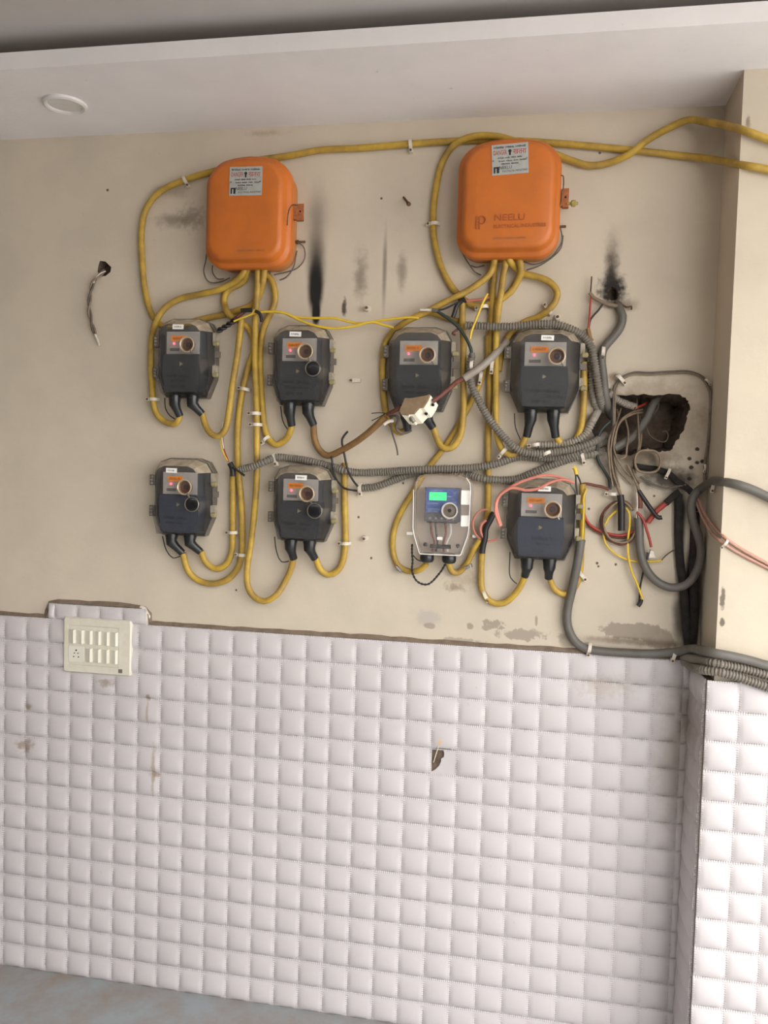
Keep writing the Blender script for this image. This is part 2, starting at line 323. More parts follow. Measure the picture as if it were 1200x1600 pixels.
def text(name, s, size, m, parent, loc, depth=0.0, width=None, tilt=0):
    me = text_mesh(s, size, depth); me.materials.clear(); me.materials.append(MATS[m]); me.name = name
    o = bpy.data.objects.new(name, me); COL.objects.link(o); o.parent = parent; o.location = loc; o.rotation_euler = (0, tilt, 0)
    if width:
        xs = [v.co.x for v in me.vertices]
        if xs and max(xs) > min(xs): o.scale.x = width/(max(xs)-min(xs))
    return o
def strokes(name, w, h, m, parent, loc, words=2, tilt=0, y=-.0002):
    """print too small to read in the photo: uneven upright and level strokes grouped like words"""
    b = B(); x = -w/2; n = max(4, int(w/h*1.3)); cw = w/n; gaps = set(int(n*(k+1)/words) for k in range(words-1))
    for i in range(n):
        if i in gaps: x += cw; continue
        lw = cw*.22; k = random.randrange(4); hh = h/2*random.uniform(.8, 1)
        b.box(x, x+lw, y, 0, -hh, hh)
        if k != 1: b.box(x+cw*.5, x+cw*.5+lw, y, 0, -hh, hh*random.uniform(.2, 1))
        b.box(x, x+cw*.7, y, 0, -h*.1+(k-1)*h*.2, h*.06+(k-1)*h*.2); x += cw
    o = obj(name, b, m, parent, loc, smooth=False); o.rotation_euler = (0, tilt, 0); return o
def poly_hole(outer, holes):
    """flat region with holes, as 2D verts and faces"""
    loops = [[Vector((x, z, 0)) for x, z in outer]]+[[Vector((x, z, 0)) for x, z in h] for h in holes]
    tris = tessellate_polygon(loops); flat = [p for l in loops for p in l]
    return [(p.x, p.y) for p in flat], [tuple(t) for t in tris]

# ------------------------------------------------------------------ setting
Z0 = 1.125; S = .075; XP = 2.066; YP = -.195; ZS = 2.588; ZC = 2.630; XL = -1.0
hole_px = [(932, 618), (961, 617), (990, 617), (1013, 616.7), (1037, 616), (1062, 616), (1071, 621), (1075, 627), (1077.5, 635), (1076, 647), (1071, 658), (1068, 673), (1061.7, 683), (1056.7, 690), (1051.7, 701.7), (1046.7, 706), (1035, 705), (1023, 706), (1013, 700), (1000, 706), (985, 712), (965, 708), (945, 705), (932, 695), (925, 675), (926, 645)]
def jig(poly, n=2, a=.0016):
    out = []
    for i, p in enumerate(poly):
        q = poly[(i+1) % len(poly)]
        for k in range(n): t = k/n; out.append((p[0]+(q[0]-p[0])*t+random.uniform(-a, a), p[1]+(q[1]-p[1])*t+random.uniform(-a, a)))
    return out
def wp(px, py): q = P(px, py); return (q.x, q.z)
holeA = jig([wp(*q) for q in hole_px], 3, .0028)
holeB = [wp(*q) for q in c('W', (385, 270), (420, 275), (455, 310), (450, 340), (420, 365), (385, 370), (370, 335), (375, 300))]
holeC = [wp(*q) for q in ((950, 452), (957, 447), (964, 451), (967, 460), (964, 468), (955, 470), (948, 463))]
holes = [holeA, holeB, holeC]
v2, f2 = poly_hole([(XL, Z0-.02), (XP+.3, Z0-.02), (XP+.3, 2.75), (XL, 2.75)], holes)
b = B().add([(x, 0, z) for x, z in v2], f2)
wall = obj('wall_back', b, 'plaster', smooth=False, kind='structure', label='cream plastered back wall with soot marks and peeling paint')
for hl, dep in ((holeA, .14), (holeB, .04), (holeC, .04)):
    n = len(hl); cxh = sum(q[0] for q in hl)/n; czh = sum(q[1] for q in hl)/n
    rings = []
    for y, k in ((0, 1.0), (dep*.3, 1.03), (dep*.7, .96), (dep, .85)):
        rings.append([(cxh+(x-cxh)*k+random.uniform(-.004, .004)*(y > 0), y+random.uniform(-.008, .008)*(y > 0), czh+(z-czh)*k+random.uniform(-.004, .004)*(y > 0)) for x, z in hl])
    obj('broken_opening', B().loft(rings, cap0=False), 'dark_cement', wall, ang=20)
# pillar and the wall it belongs to
b = B(); b.box(XP, 3.6, YP, .3, 1.02, 2.75); pil = obj('wall_right', b, 'pillar_paint', kind='structure', smooth=False, label='cream painted pillar standing out from the back wall')
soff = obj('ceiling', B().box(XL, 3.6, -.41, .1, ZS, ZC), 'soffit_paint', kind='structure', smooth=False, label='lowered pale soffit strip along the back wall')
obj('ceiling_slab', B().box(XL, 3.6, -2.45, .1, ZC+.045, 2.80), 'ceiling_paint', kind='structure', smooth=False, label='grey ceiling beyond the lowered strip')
obj('floor', B().box(XL-2, 6, -3.2, .05, -.1, 0), 'floor_stone', kind='structure', smooth=False, label='grey blue stone floor')
obj('ground', B().box(-14, 18, -20, -3.2, -.2, -.08), 'pavement', kind='structure', smooth=False, label='pale street paving outside')
obj('light_block_front', B().box(XL-.15, 2.5, -3.6, -3.45, 0, 2.9), 'blocker_grey', kind='structure', smooth=False, label='added grey wall out of view, blocking daylight from the front')  # unseen wall added so daylight enters from the right
obj('light_block_left', B().box(XL-.15, XL, -3.45, .1, 0, 2.75), 'blocker_grey', kind='structure', smooth=False, label='added grey wall out of view, blocking daylight from the left')  # unseen wall added to cut off daylight from this side
# ---- tiled dado: moulded square tiles with a stitched seam
TT = .010
def tile_data(w=S, h=S, n=10, puff=.0105, edge=.0035):
    vs_, fs, uv = [], [], []
    for j in range(n+1):
        for i in range(n+1):
            u, v = i/n, j/n; e = min(u, 1-u, v, 1-v)
            k = (.30+.70*max(0, math.sin(math.pi*u))**.45)*max(0, math.sin(math.pi*v**.66))
            vs_.append(((u-.5)*w, -edge-puff*k, (v-.5)*h)); uv.append((u, v))
    for j in range(n):
        for i in range(n): a = j*(n+1)+i; fs.append((a, a+1, a+n+2, a+n+1))
    # sides
    rim = [i for i in range(n+1)]+[j*(n+1)+n for j in range(1, n+1)]+[n*(n+1)+i for i in range(n-1, -1, -1)]+[j*(n+1) for j in range(n-1, 0, -1)]
    o = len(vs_)
    for r_ in rim: x, y, z = vs_[r_]; vs_.append((x, 0, z)); uv.append(uv[r_])
    m = len(rim)
    for i in range(m): j = (i+1) % m; fs.append((rim[j], rim[i], o+i, o+j))
    return vs_, fs, uv
def tile_mesh(name, vs_, fs, uv):
    me = bpy.data.meshes.new(name); me.from_pydata(vs_, [], fs); me.update(); l = me.uv_layers.new(name='UVMap')
    l.data.foreach_set('uv', [q for lp in me.loops for q in uv[lp.vertex_index]])
    me.polygons.foreach_set('use_smooth', [True]*len(me.polygons)); me.set_sharp_from_angle(angle=R(50)); me.materials.append(MATS['tile_glaze']); return me
TD = tile_data(); TM = tile_mesh('tile', *TD)
dado = obj('wall_dado', B().box(XL, XP+.02, -.006, 0.02, 0, Z0-.002), 'cement', kind='structure', smooth=False, label='tiled lower wall of white moulded square tiles')
YT = -.006
# opening broken in one square
brk = [P(*q, .012) for q in [(640+x/15, 1130+y/15) for x, y in ((495, 575), (660, 590), (820, 600), (800, 650), (812, 720), (800, 800), (735, 830), (735, 900), (690, 1000), (600, 1090), (500, 1140), (478, 1150), (482, 900), (495, 800))]]
bk = (sum(q.x for q in brk)/len(brk), sum(q.z for q in brk)/len(brk)); BK, BJ = int(bk[0]//S), int((Z0-bk[1])//S)
cells = []
for k in range(int(XL/S), 28):
    for j in range(15):
        x0, x1 = k*S, (k+1)*S; cells.append(((x0+x1)/2, Z0-(j+.5)*S, k, j))
def place(meshdata, parent, x, y, z, rot=0, scale=None):
    o = bpy.data.objects.new('tile', meshdata); COL.objects.link(o); o.parent = parent; o.location = (x, y, z); o.rotation_euler = (0, 0, rot)
    if scale: o.scale = scale
    return o
def inview(x, y, z):
    d = Vector((x, y, z))-CAM; zc = d.dot(fw); return zc > 0 and abs(d.dot(rt)/zc*FPX) < 640 and abs(d.dot(up)/zc*FPX) < 840
vis = sorted([q for q in cells if inview(q[0], YT, q[1])], key=lambda q: (Vector((q[0], YT, q[1]))-CAM).length)
near = set((q[2], q[3]) for q in vis[:300])
rv, rf, ru = [], [], []
for x, z, k, j in cells:
    if (k, j) == (BK, BJ) or k == 27: continue
    if (k, j) in near: place(TM, dado, x, YT, z)
    else:
        o_ = len(rv); rv += [(a+x, y_+YT, b_+z) for a, y_, b_ in TD[0]]; rf += [tuple(i+o_ for i in f) for f in TD[1]]; ru += TD[2]
far = bpy.data.objects.new('tile_rest', tile_mesh('tile_rest', rv, rf, ru)); COL.objects.link(far); far.parent = dado; far['kind'] = 'stuff'
# narrow cut column in the corner
wl = XP-27*S-.022
if wl > .004:
    cm = tile_mesh('tile_cut', *tile_data(w=wl))
    for j in range(15): place(cm, dado, 27*S+wl/2, YT, Z0-(j+.5)*S)
# the broken tile: a flat plate with the opening
x0, x1, z1, z0 = BK*S, (BK+1)*S, Z0-BJ*S, Z0-(BJ+1)*S
hp = [(min(max(q.x, x0+.003), x1-.003), min(max(q.z, z0+.004), z1-.003)) for q in brk]
v2, f2 = poly_hole([(x0, z0), (x1, z0), (x1, z1), (x0, z1)], [hp])
vs_ = [(x-(x0+x1)/2, -.0055, z-(z0+z1)/2) for x, z in v2]; uv = [((x-x0)/S, (z-z0)/S) for x, z in v2]; n_ = len(v2); o4 = 4
vs_ += [(x-(x0+x1)/2, 0, z-(z0+z1)/2) for x, z in hp]; uv += [(.5, .5)]*len(hp); fs = list(f2)
for i in range(len(hp)): j = (i+1) % len(hp); fs.append((o4+i, o4+j, n_+j, n_+i))
place(tile_mesh('tile_broken', vs_, fs, uv), dado, (x0+x1)/2, YT, (z0+z1)/2)
obj('broken_backing', B().add([(x, YT-.0006, z) for x, z in hp], [tuple(range(len(hp)))]), 'dark_cement', dado, smooth=False)
a1, a2 = P(640+690/15, 1130+500/15, .016), P(640+560/15, 1130+920/15, .016)
tag(obj('wire_stub', B().tube([a1, a2], .0014, 6), 'white_plastic'), 'thin pale wire stub across the broken tile opening', 'wire')
# raised row of cut squares round the switchboard
rm = tile_mesh('tile_short', *tile_data(h=.048))
rx0 = P(78, 950).x; rx1 = P(232, 955).x; nr = 4
place(tile_mesh('tile_sliver', *tile_data(w=.022, h=.048)), dado, rx0+.013, YT, Z0+.024)
for i in range(nr):
    place(rm, dado, rx0+.025+S*(i+.5), YT, Z0+.024)
obj('backing', B().box(rx0, rx0+.025+nr*S, YT, .01, Z0-.004, Z0+.048), 'cement', dado, smooth=False)
# cement fillet along the top of the dado
def fillet(pts, name):
    b = B(); rings = []
    for i, q in enumerate(pts):
        a = pts[max(i-1, 0)]; d_ = pts[min(i+1, len(pts)-1)]; t = (Vector(d_)-Vector(a)).normalized(); nn = Vector((-t.y, t.x)); w = .011+random.uniform(-.002, .002)
        p = Vector(q); e = p+nn*w
        rings.append([(p.x, -.002, p.y), (p.x, -.0085, p.y), (p.x+nn.x*.003, -.008, p.y+nn.y*.003), (e.x, -.0015, e.y), (e.x, .003, e.y)])
    b.loft(rings); return obj(name, b, 'cement', kind='structure', ang=20)
tp = [(XL, Z0)]
def dens(pts, st=.03):
    out = []
    for a, b_ in zip(pts, pts[1:]):
        n = max(1, int((Vector(b_)-Vector(a)).length/st))
        for k in range(n): t = k/n; out.append((a[0]+(b_[0]-a[0])*t, a[1]+(b_[1]-a[1])*t+random.uniform(-.0012, .0012)))
    return out+[pts[-1]]
rxe = rx0+.025+nr*S
tp = dens([(XL, Z0+.001), (rx0-.012, Z0+.001), (rx0-.004, Z0+.02), (rx0+.004, Z0+.044), (rx0+.03, Z0+.05), (rxe-.06, Z0+.05), (rxe-.01, Z0+.046), (rxe+.004, Z0+.03), (rxe+.008, Z0+.006), (rxe+.03, Z0+.001), (XP, Z0+.001)])
fl = fillet(tp, 'trim_1'); fl['label'] = 'brown cement fillet along the top of the tiles'
obj('plaster_lump', B().loft([[(rxe-.012+random.uniform(-.004, .004)+.022*math.cos(t)*s, -.006-.007*(1-s), Z0+.026+random.uniform(-.004, .004)+.032*math.sin(t)*s) for t in [2*math.pi*k/14 for k in range(14)]] for s in (1, .8, .5, .2)], cap0=False), 'white_plastic', dado, ang=20)
# pillar dado
ZPT = P(1150, 1066, .205).z
XE = P(1101, 1060, .214).x
pd = obj('wall_pillar_dado', B().box(XE+.008, 3.6, YP-.008, .02, 0, ZPT-.002), 'cement', kind='structure', smooth=False, label='tiled lower part of the pillar with white moulded square tiles')
rows = 15; nfr = 6
SP = ZPT/15
pm = tile_mesh('tile_pillar', *tile_data(h=SP)); ps = tile_mesh('tile_side', *tile_data(w=-YP-.012, h=SP))
for j in range(15):
    for k in range(nfr): place(pm, pd, XE+.008+S*(k+.5), YP-.008, ZPT-(j+.5)*SP)
    o = place(ps, pd, XE+.008, (YP-.008)/2, ZPT-(j+.5)*SP, rot=R(-90))

# ------------------------------------------------------------------ ceiling lamp
q = thing('ceiling_light', 'round white recessed ceiling lamp in the lowered strip', 'lamp', (.312, -.213, ZS))
obj('rim', B().lathe([(.044, -.001), (.046, -.006), (.052, -.009), (.058, -.006), (.059, 0), (.05, .004), (.044, .004)], axis='z', n=40), 'lamp_white', q)
obj('diffuser', B().lathe([(.0445, .001), (.0445, -.003), (.02, -.0035)], axis='z', n=40), 'lamp_white', q)

# ------------------------------------------------------------------ orange boxes
def orange_box(label, l, t, r, b_, dl, dt, dr, db, emboss, plate_px, plate_tilt, spec):
    cz_ = (t+b_)/2; cx_ = (l+r)/2
    X0, X1 = P(l, cz_, dl).x, P(r, cz_, dr).x; Z1, Zb = P(cx_, t, dt).z, P(cx_, b_, db).z
    w, h = X1-X0, Z1-Zb; pk = .022; root = thing('distribution_box', label, 'electrical box', ((X0+X1)/2, 0, (Z1+Zb)/2), 0, 'orange distribution boxes')
    h2 = h-pk; oz = -pk/2
    def rr(i, y): return [(x, y, z+oz) for x, z in rrect(w-2*i, h2-2*i, .058-i*.6, 8, pk)]
    obj('body', B().loft([rr(.006, .0), rr(.006, -.05)]), 'orange_dusty', root)
    lid = obj('lid', B().loft([rr(.004, -.05), rr(.0, -.052), rr(0, -.072), rr(.003, -.078), rr(.010, -.081), rr(.013, -.086), rr(.016, -.102), rr(.021, -.111), rr(.030, -.114), rr(.06, -.1145)]), 'orange_paint', root, ang=50)
    f = -.1145
    pc = P(*plate_px, .115)-Vector(root.location)
    pw, ph = .094, .078
    pl = thing('nameplate', '', ''); del pl['label']; del pl['category']; pl.parent = root; pl.location = (pc.x, f, pc.z); pl.rotation_euler = (0, plate_tilt, 0)
    bpy.data.objects.remove(pl)
    pl = obj('nameplate', B().box(-pw/2, pw/2, -.0015, .001, -ph/2, ph/2), 'plate_metal', root, (pc.x, f, pc.z), smooth=False); pl.rotation_euler = (0, plate_tilt, 0)
    y = -.0018
    strokes('print', .082, .0055, 'ink_black', pl, (0, y, .031), 3)
    text('print', 'DANGER', .017, 'ink_red', pl, (-.025, y, .0175), width=.034)
    text('print', '\u0916\u0924\u0930\u093e', .018, 'ink_red', pl, (.025, y, .0175), width=.034)
    b2 = B(); b2.lathe([(.0042, 0), (.0042, -.0004)], 0, y, .0205, n=12); b2.box(-.0022, .0022, y-.0004, y, .010, .0165); obj('skull_mark', b2, 'ink_black', pl)
    strokes('print', .062, .004, 'ink_black', pl, (0, y, .004), 4)
    strokes('print', .070, .004, 'ink_black', pl, (.006, y, -.004), 4)
    strokes('print', .044, .004, 'ink_black', pl, (0, y, -.0115), 2)
    text('print', 'NEELU', .012, 'ink_black', pl, (-.012, y, -.021), width=.032)
    text('print', 'ELECTRICAL INDUSTRIES', .0065, 'ink_black', pl, (.012, y, -.0305), width=.064)
    lg = B(); lg.box(-.0425, -.0385, y-.0003, y, -.034, -.018); lg.box(-.0345, -.0285, y-.0003, y, -.034, -.018); lg.box(-.0385, -.0345, y-.0003, y, -.0215, -.018); obj('logo', lg, 'ink_black', pl, smooth=False)
    for sx in (-1, 1): obj('rivet', B().lathe([(.0024, 0), (.002, -.0015), (.0008, -.002)], sx*.043, -.0012, -.002, n=10), 'steel', pl)
    if emboss:
        e = P(806, 339.5, .116)-Vector(root.location)
        text('embossed_lettering', 'NEELU', .024, 'orange_emboss_shade', root, (e.x-.016, f, e.z), .0016, .078)
        e = P(812, 352.5, .116)-Vector(root.location)
        text('embossed_lettering', 'ELECTRICAL INDUSTRIES', .013, 'orange_emboss_shade', root, (e.x, f, e.z), .0011, .134, R(-1.2))
        e = P(752, 347.5, .116)-Vector(root.location)
        m2 = B(); m2.box(e.x-.014, e.x-.011, f-.002, f, e.z-.017, e.z+.017); m2.box(e.x-.006, e.x-.003, f-.002, f, e.z-.017, e.z+.012)
        ring = [(e.x+.002+.0095*math.cos(a), f-.0008, e.z+.006+.0095*math.sin(a)) for a in [R(-150+300*k/14) for k in range(15)]]; m2.tube(ring, .0022, 6)
        obj('embossed_logo', m2, 'orange_emboss_shade', root)
    for ex, ez, ww in (spec['line'],):
        e = P(ex, ez, .116)-Vector(root.location); strokes('embossed_line', ww, .0055, 'orange_dusty', root, (e.x, f, e.z), 3, y=-.0008)
    # hasp on the side
    a0, a1 = spec['brk']; g0 = P(*a0, .05)-Vector(root.location); g1 = P(*a1, .05)-Vector(root.location)
    hb = B(); hb.box(g0.x, g1.x, -.053, -.049, g1.z, g0.z); hb.box(g0.x-.012, g0.x+.002, -.06, -.045, g1.z+.004, g0.z-.004); hb.box(g0.x+.002, g1.x, -.062, -.049, g1.z, g1.z+.006)
    hk = obj('hasp', hb, 'rust_orange', root, smooth=False)
    obj('hasp_hole', B().lathe([(.0028, -.0535), (.0028, -.0532)], (g0.x+g1.x)/2, 0, (g0.z+g1.z)/2+.003, n=10), 'hole_black', hk)
    obj('latch_wire', B().tube(even(spline([P(*q)-Vector(root.location) for q in spec['wire']], .004), .003), .0018, 6), 'rust', root)
    bq = P(*spec['bolt'], .012)-Vector(root.location)
    obj('earth_bolt', B().lathe([(.002, -.014), (.0055, -.012), (.0065, -.004), (.0035, -.003), (.0035, .016), (.001, .017)], bq.x-.016, bq.y, bq.z, 'x', 8), 'rust', root)
    for wv in spec['earth']:
        obj('earth_wire', B().tube([p-Vector(root.location) for p in even(spline(line3(wv, .012), .006), .004)], .0019, 6), 'grey_wire', root)
    return root
ob1 = orange_box('orange metal distribution box with bare lid, hung above the long left cable drop', 322, 239, 463, 421, .075, .095, .03, .06, False, (384, 283), R(.6),
    dict(line=(392, 391, .085), brk=((464.5, 319), (474.5, 346)), wire=[(q[0], q[1], .102) for q in c('L', (815, 765), (825, 640), (850, 555), (890, 522), (935, 535))], bolt=(477, 378),
         earth=[c('A', (412, 740), (405, 790), (395, 850), (420, 900), (480, 902), (530, 880)), c('A', (440, 815), (440, 850), (465, 885), (500, 885)), c('A', (890, 700), (915, 720), (920, 780), (880, 830), (760, 865)), c('A', (880, 740), (860, 830), (820, 880), (790, 892)), c('A', (725, 825), (740, 855), (735, 870))]))
ob2 = orange_box('orange metal distribution box with embossed lettering low on its lid', 716, 211, 876, 405, .06, .095, .06, .06, True, (797, 248.5), R(-3),
    dict(line=(797, 371.5, .085), brk=((879, 295), (888, 326)), wire=[(q[0], q[1], .075) for q in c('M', (868, 435), (930, 430), (936, 450), (934, 560), (920, 600), (910, 700), (890, 752))], bolt=(884, 354),
         earth=[c('B', (255, 640), (255, 700), (285, 770), (310, 810), (340, 850), (372, 866)), c('B', (320, 815), (345, 825), (390, 815)), c('B', (785, 620), (795, 670), (790, 700), (740, 770), (650, 810), (575, 790)), c('B', (800, 660), (785, 730), (690, 810), (610, 840))]))
bq = P(896, 318, .05)
kn = thing('padlock_nut', 'dull brass bolt hanging on the hasp of the lettered orange box', 'bolt', bq)
obj('nut', B().lathe([(.006, -.006), (.009, -.004), (.009, .004), (.006, .006)], axis='y', n=6), 'brass', kn); obj('shank', B().lathe([(.004, -.016), (.004, .012)], axis='x', n=10), 'brass', kn)

# ------------------------------------------------------------------ dark meter boxes
MB_ = [(-45, 124), (45, 124), (78, 112), (96, 82), (97, -12), (95, -62), (70, -122), (-70, -122), (-95, -62), (-97, -12), (-96, 82), (-78, 112)]
MF_ = [(-38, 99), (38, 99), (57, 91), (69, 77), (66, -8), (77, -50), (62, -113), (-62, -113), (-77, -50), (-66, -8), (-69, 77), (-57, 91)]
def sc(o, k, dx=0, dz=0): return [(x*k/1000+dx, z*k/1000+dz) for x, z in o]
def meter(label, l, t, r, b_, notes, gl, gr, cap, sticker=(0, 86), body='terminal_cover', stick=True, seal=True, tilt=0):
    D_ = .05; c0, c1 = P(l, (t+b_)/2, .06 if l < 700 else .04), P(r, (t+b_)/2, .03); t0, t1 = P((l+r)/2, t, .05), P((l+r)/2, b_, .05)
    cx, cz = (c0.x+c1.x)/2, (t0.z+t1.z)/2; kx = (c1.x-c0.x)/.194; kz = (t0.z-t1.z)/.246
    root = thing('electricity_meter', label, 'meter', (cx, 0, cz), tilt, 'smoky covered meter boxes on the wall')
    def ol(o, s_, y): return [(x*s_/1000*kx, y, z*s_/1000*kz) for x, z in o]
    def mixo(f): return [((a[0]*(1-f)+b2[0]*f), (a[1]*(1-f)+b2[1]*f)) for a, b2 in zip(MB_, MF_)]
    obj('back_tray', B().loft([ol(MB_, 1, -.001), ol(MB_, 1, -.03), ol(MB_, .97, -.031), ol(MB_, .96, -.008)]), 'meter_base', root, smooth=False)
    cov = obj('cover', B().loft([ol(MB_, 1.0, -.031), ol(MB_, 1.0, -.036), ol(MB_, .965, -.037), ol(mixo(.12), .985, -.045), ol(mixo(.92), 1, -.088), ol(MF_, .99, -.092), ol(MF_, .9, -.0925)], cap0=False), 'smoky_cover', root, smooth=False)
    mb = B(); mb.box(-.058*kx, .058*kx, -.06, -.009, -.02*kz, .082*kz); mbd = obj('meter_body', mb, 'meter_body', root, smooth=False)
    tb = B(); tb.loft([[(x*kx, y, z*kz) for x, z in ((-.062, .006), (.062, .006), (.064, -.05), (.056, -.108), (-.056, -.108), (-.064, -.05))] for y in (-.009, -.072)]); obj('terminal_cover', tb, body, root, smooth=False)
    fp = obj('face_plate', B().box(-.056*kx, .056*kx, -.0625, -.0605, .010*kz, .079*kz), 'face_plate', root, smooth=False)
    ds = obj('display', B().box(-.040*kx, .008*kx, -.0645, -.0626, .050*kz, .066*kz), 'amber_display', fp, smooth=False)
    strokes('digits', .036*kx, .008*kz, 'amber_segments', fp, (-.016*kx, -.0646, .058*kz), 1)
    obj('led', B().lathe([(.003, .002), (.003, -.002), (.0015, -.003)], -.030*kx, -.0626, .042*kz, n=10), 'red_led', fp)
    pr = B(); pr.box(-.044*kx, -.012*kx, -.0632, -.0626, .019*kz, .028*kz); obj('serial_strip', pr, 'face_print', fp, smooth=False)
    px, pz = .030*kx, .034*kz
    # viewing port in the cover
    vp = obj('port_ring', B().lathe([(.0195, -.080), (.0215, -.0955), (.0230, -.099), (.0205, -.100), (.0180, -.097), (.0180, -.082)], px, 0, pz, n=28), 'port_ring', root)
    obj('port_glass', B().lathe([(.018, -.083), (.012, -.0845), (.006, -.086)], px, 0, pz, n=24), 'port_glass', vp)
    obj('port_core', B().lathe([(.008, -.086), (.006, -.088)], px, 0, pz, n=14), 'port_core', vp)
    if cap:
        ax, az = .058*kx, -.018*kz
        cp = obj('port_cap', B().lathe([(.0205, -.093), (.0215, -.101), (.0185, -.103), (.006, -.1035)], ax, 0, az, n=28), 'cap_black', root)
        obj('cap_rim', B().lathe([(.0205, -.1005), (.0222, -.1025), (.0205, -.1045), (.0195, -.1025)], ax, 0, az, n=28), 'cap_ring', cp)
        obj('cap_hinge', B().tube([(px+.011, -.1, pz-.018), (px+.0165, -.101, pz-.026), (ax-.009, -.101, az+.020)], .002, 6), 'cap_ring', cp)
    else:
        obj('port_hinge', B().tube([(px+.012, -.098, pz-.017), (px+.018, -.097, pz-.026)], .0024, 6), 'cap_ring', vp)
    if stick:
        st = obj('sticker', B().box(-.0165, .0165, -.0006, .0006, -.0068, .0068), 'sticker', root, (sticker[0]/1000*kx, -.0934, sticker[1]/1000*kz), smooth=False); st.rotation_euler = (0, random.uniform(-.05, .05), 0)
        strokes('print', .022, .0055, 'ink_black', st, (0, -.0007, 0), 1)
    obj('warning_mark', B().lathe([(.007, -.0722), (.007, -.0726)], -.002*kx, 0, -.022*kz, n=3), 'olive_seal', root)
    for i, (s_, sx, sz, hh) in enumerate(notes):
        if s_ is None: strokes('marker_note', hh[0]/1000, hh[1]/1000, 'marker_ink', root, (sx/1000*kx, -.0930, sz/1000*kz), 2, R(2))
        else: text('marker_note', s_, hh/1000, 'marker_ink', root, (sx/1000*kx, -.0932, sz/1000*kz), 0, None, R(2))
    for hz in (52, -46):          # hinges
        hb = B(); hb.box(-.112*kx, -.094*kx, -.042, -.022, (hz-17)/1000*kz, (hz+17)/1000*kz); hg = obj('hinge', hb, 'meter_base', root, smooth=False)
        for q_ in (-10, 0, 10): obj('hinge_pin', B().lathe([(.0042, -.041), (.0042, -.046), (.002, -.048)], -.104*kx, 0, (hz+q_)/1000*kz, n=8), 'steel', hg)
    for hz in (62, -38):          # clasps
        hb = B(); hb.box(.094*kx, .106*kx, -.048, -.022, (hz-16)/1000*kz, (hz+16)/1000*kz); obj('clasp', hb, 'clear_latch', root, smooth=False)
    obj('lug', B().box(.096*kx, .113*kx, -.036, -.028, .003*kz, .022*kz), 'meter_base', root, smooth=False)
    if seal:
        for hz in (44, -52): obj('seal', B().lathe([(.004, -.009), (.007, -.006), (.007, .006), (.004, .009)], .106*kx, -.05, hz/1000*kz, 'x', 8), 'olive_seal', root)
    for (gx, g) in ((-.034, gl), (.028, gr)):        # cable glands
        e = P(*g, .03)-Vector(root.location); s0 = Vector((gx*kx, -.045, -.116*kz)); s1 = s0+Vector((0, 0, -.026)); e = Vector((e.x, -.03, min(e.z, s1.z-.02)))
        gd = obj('gland', B().tube(even(spline([s0, s1, e], .006), .006)[:60], [.0165]*1+[.0165]*0, 12) if False else B().tube([s0, s0+Vector((0, 0, -.012)), s1, s1*.6+e*.4, e], [.0172, .0178, .0168, .0125, .0112], 14), 'gland_black', root)
        obj('gland_lip', B().tube([s0+Vector((0, 0, -.002)), s0+Vector((0, 0, -.009))], .0192, 14), 'gland_black', gd)
    return root
meters = [
 meter('smoky meter box without a black cap, beside the black twisted wire tail', 242, 497, 337, 621, [(None, 2, -62, (70, 8)), (None, -2, -76, (40, 6)), (None, 2, -94, (44, 8))], (281, 650), (316, 647), False, (-2, 88)),
 meter('smoky meter box with open black cap beside a long vertical soot streak', 422, 507, 518, 633, [(None, 2, -58, (76, 10)), (None, 6, -74, (70, 6)), (None, -2, -92, (48, 9))], (456, 665), (490, 664), True, (-4, 86)),
 meter('smoky meter box half hidden by the dangling white and brown switch', 603, 510, 707, 642, [(None, 0, -58, (76, 10)), (None, 0, -74, (60, 7))], (637, 672), (676, 668), False, stick=False),
 meter('smoky meter box with no cap under a looping grey corrugated conduit', 796, 512, 907, 644, [(None, -4, -66, (90, 9)), (None, 30, -82, (44, 6)), (None, -8, -96, (46, 9))], (823, 682), (868, 683), False, (4, 86)),
 meter('smoky meter box with black cap, on the bare wall above the cream switchboard', 236, 716, 334, 838, [(None, 0, -62, (70, 9)), (None, 0, -78, (56, 6))], (285, 864), (313, 862), True, (-14, 84), body='terminal_blue'),
 meter('smoky meter box with black cap directly under the drooping grey conduit', 423, 727, 521, 847, [(None, 0, -62, (74, 9)), (None, 0, -78, (56, 6))], (459, 873), (492, 873), True, (10, 84)),
 meter('blue tinted smoky meter box under looping pink wires', 791, 748, 900, 876, [('23743838 TP', 6, -54, 11), ('High Floor', 6, -69, 9), ('D-170', -6, -90, 12)], (820, 900), (857, 903), False, (6, 94), body='terminal_blue')]
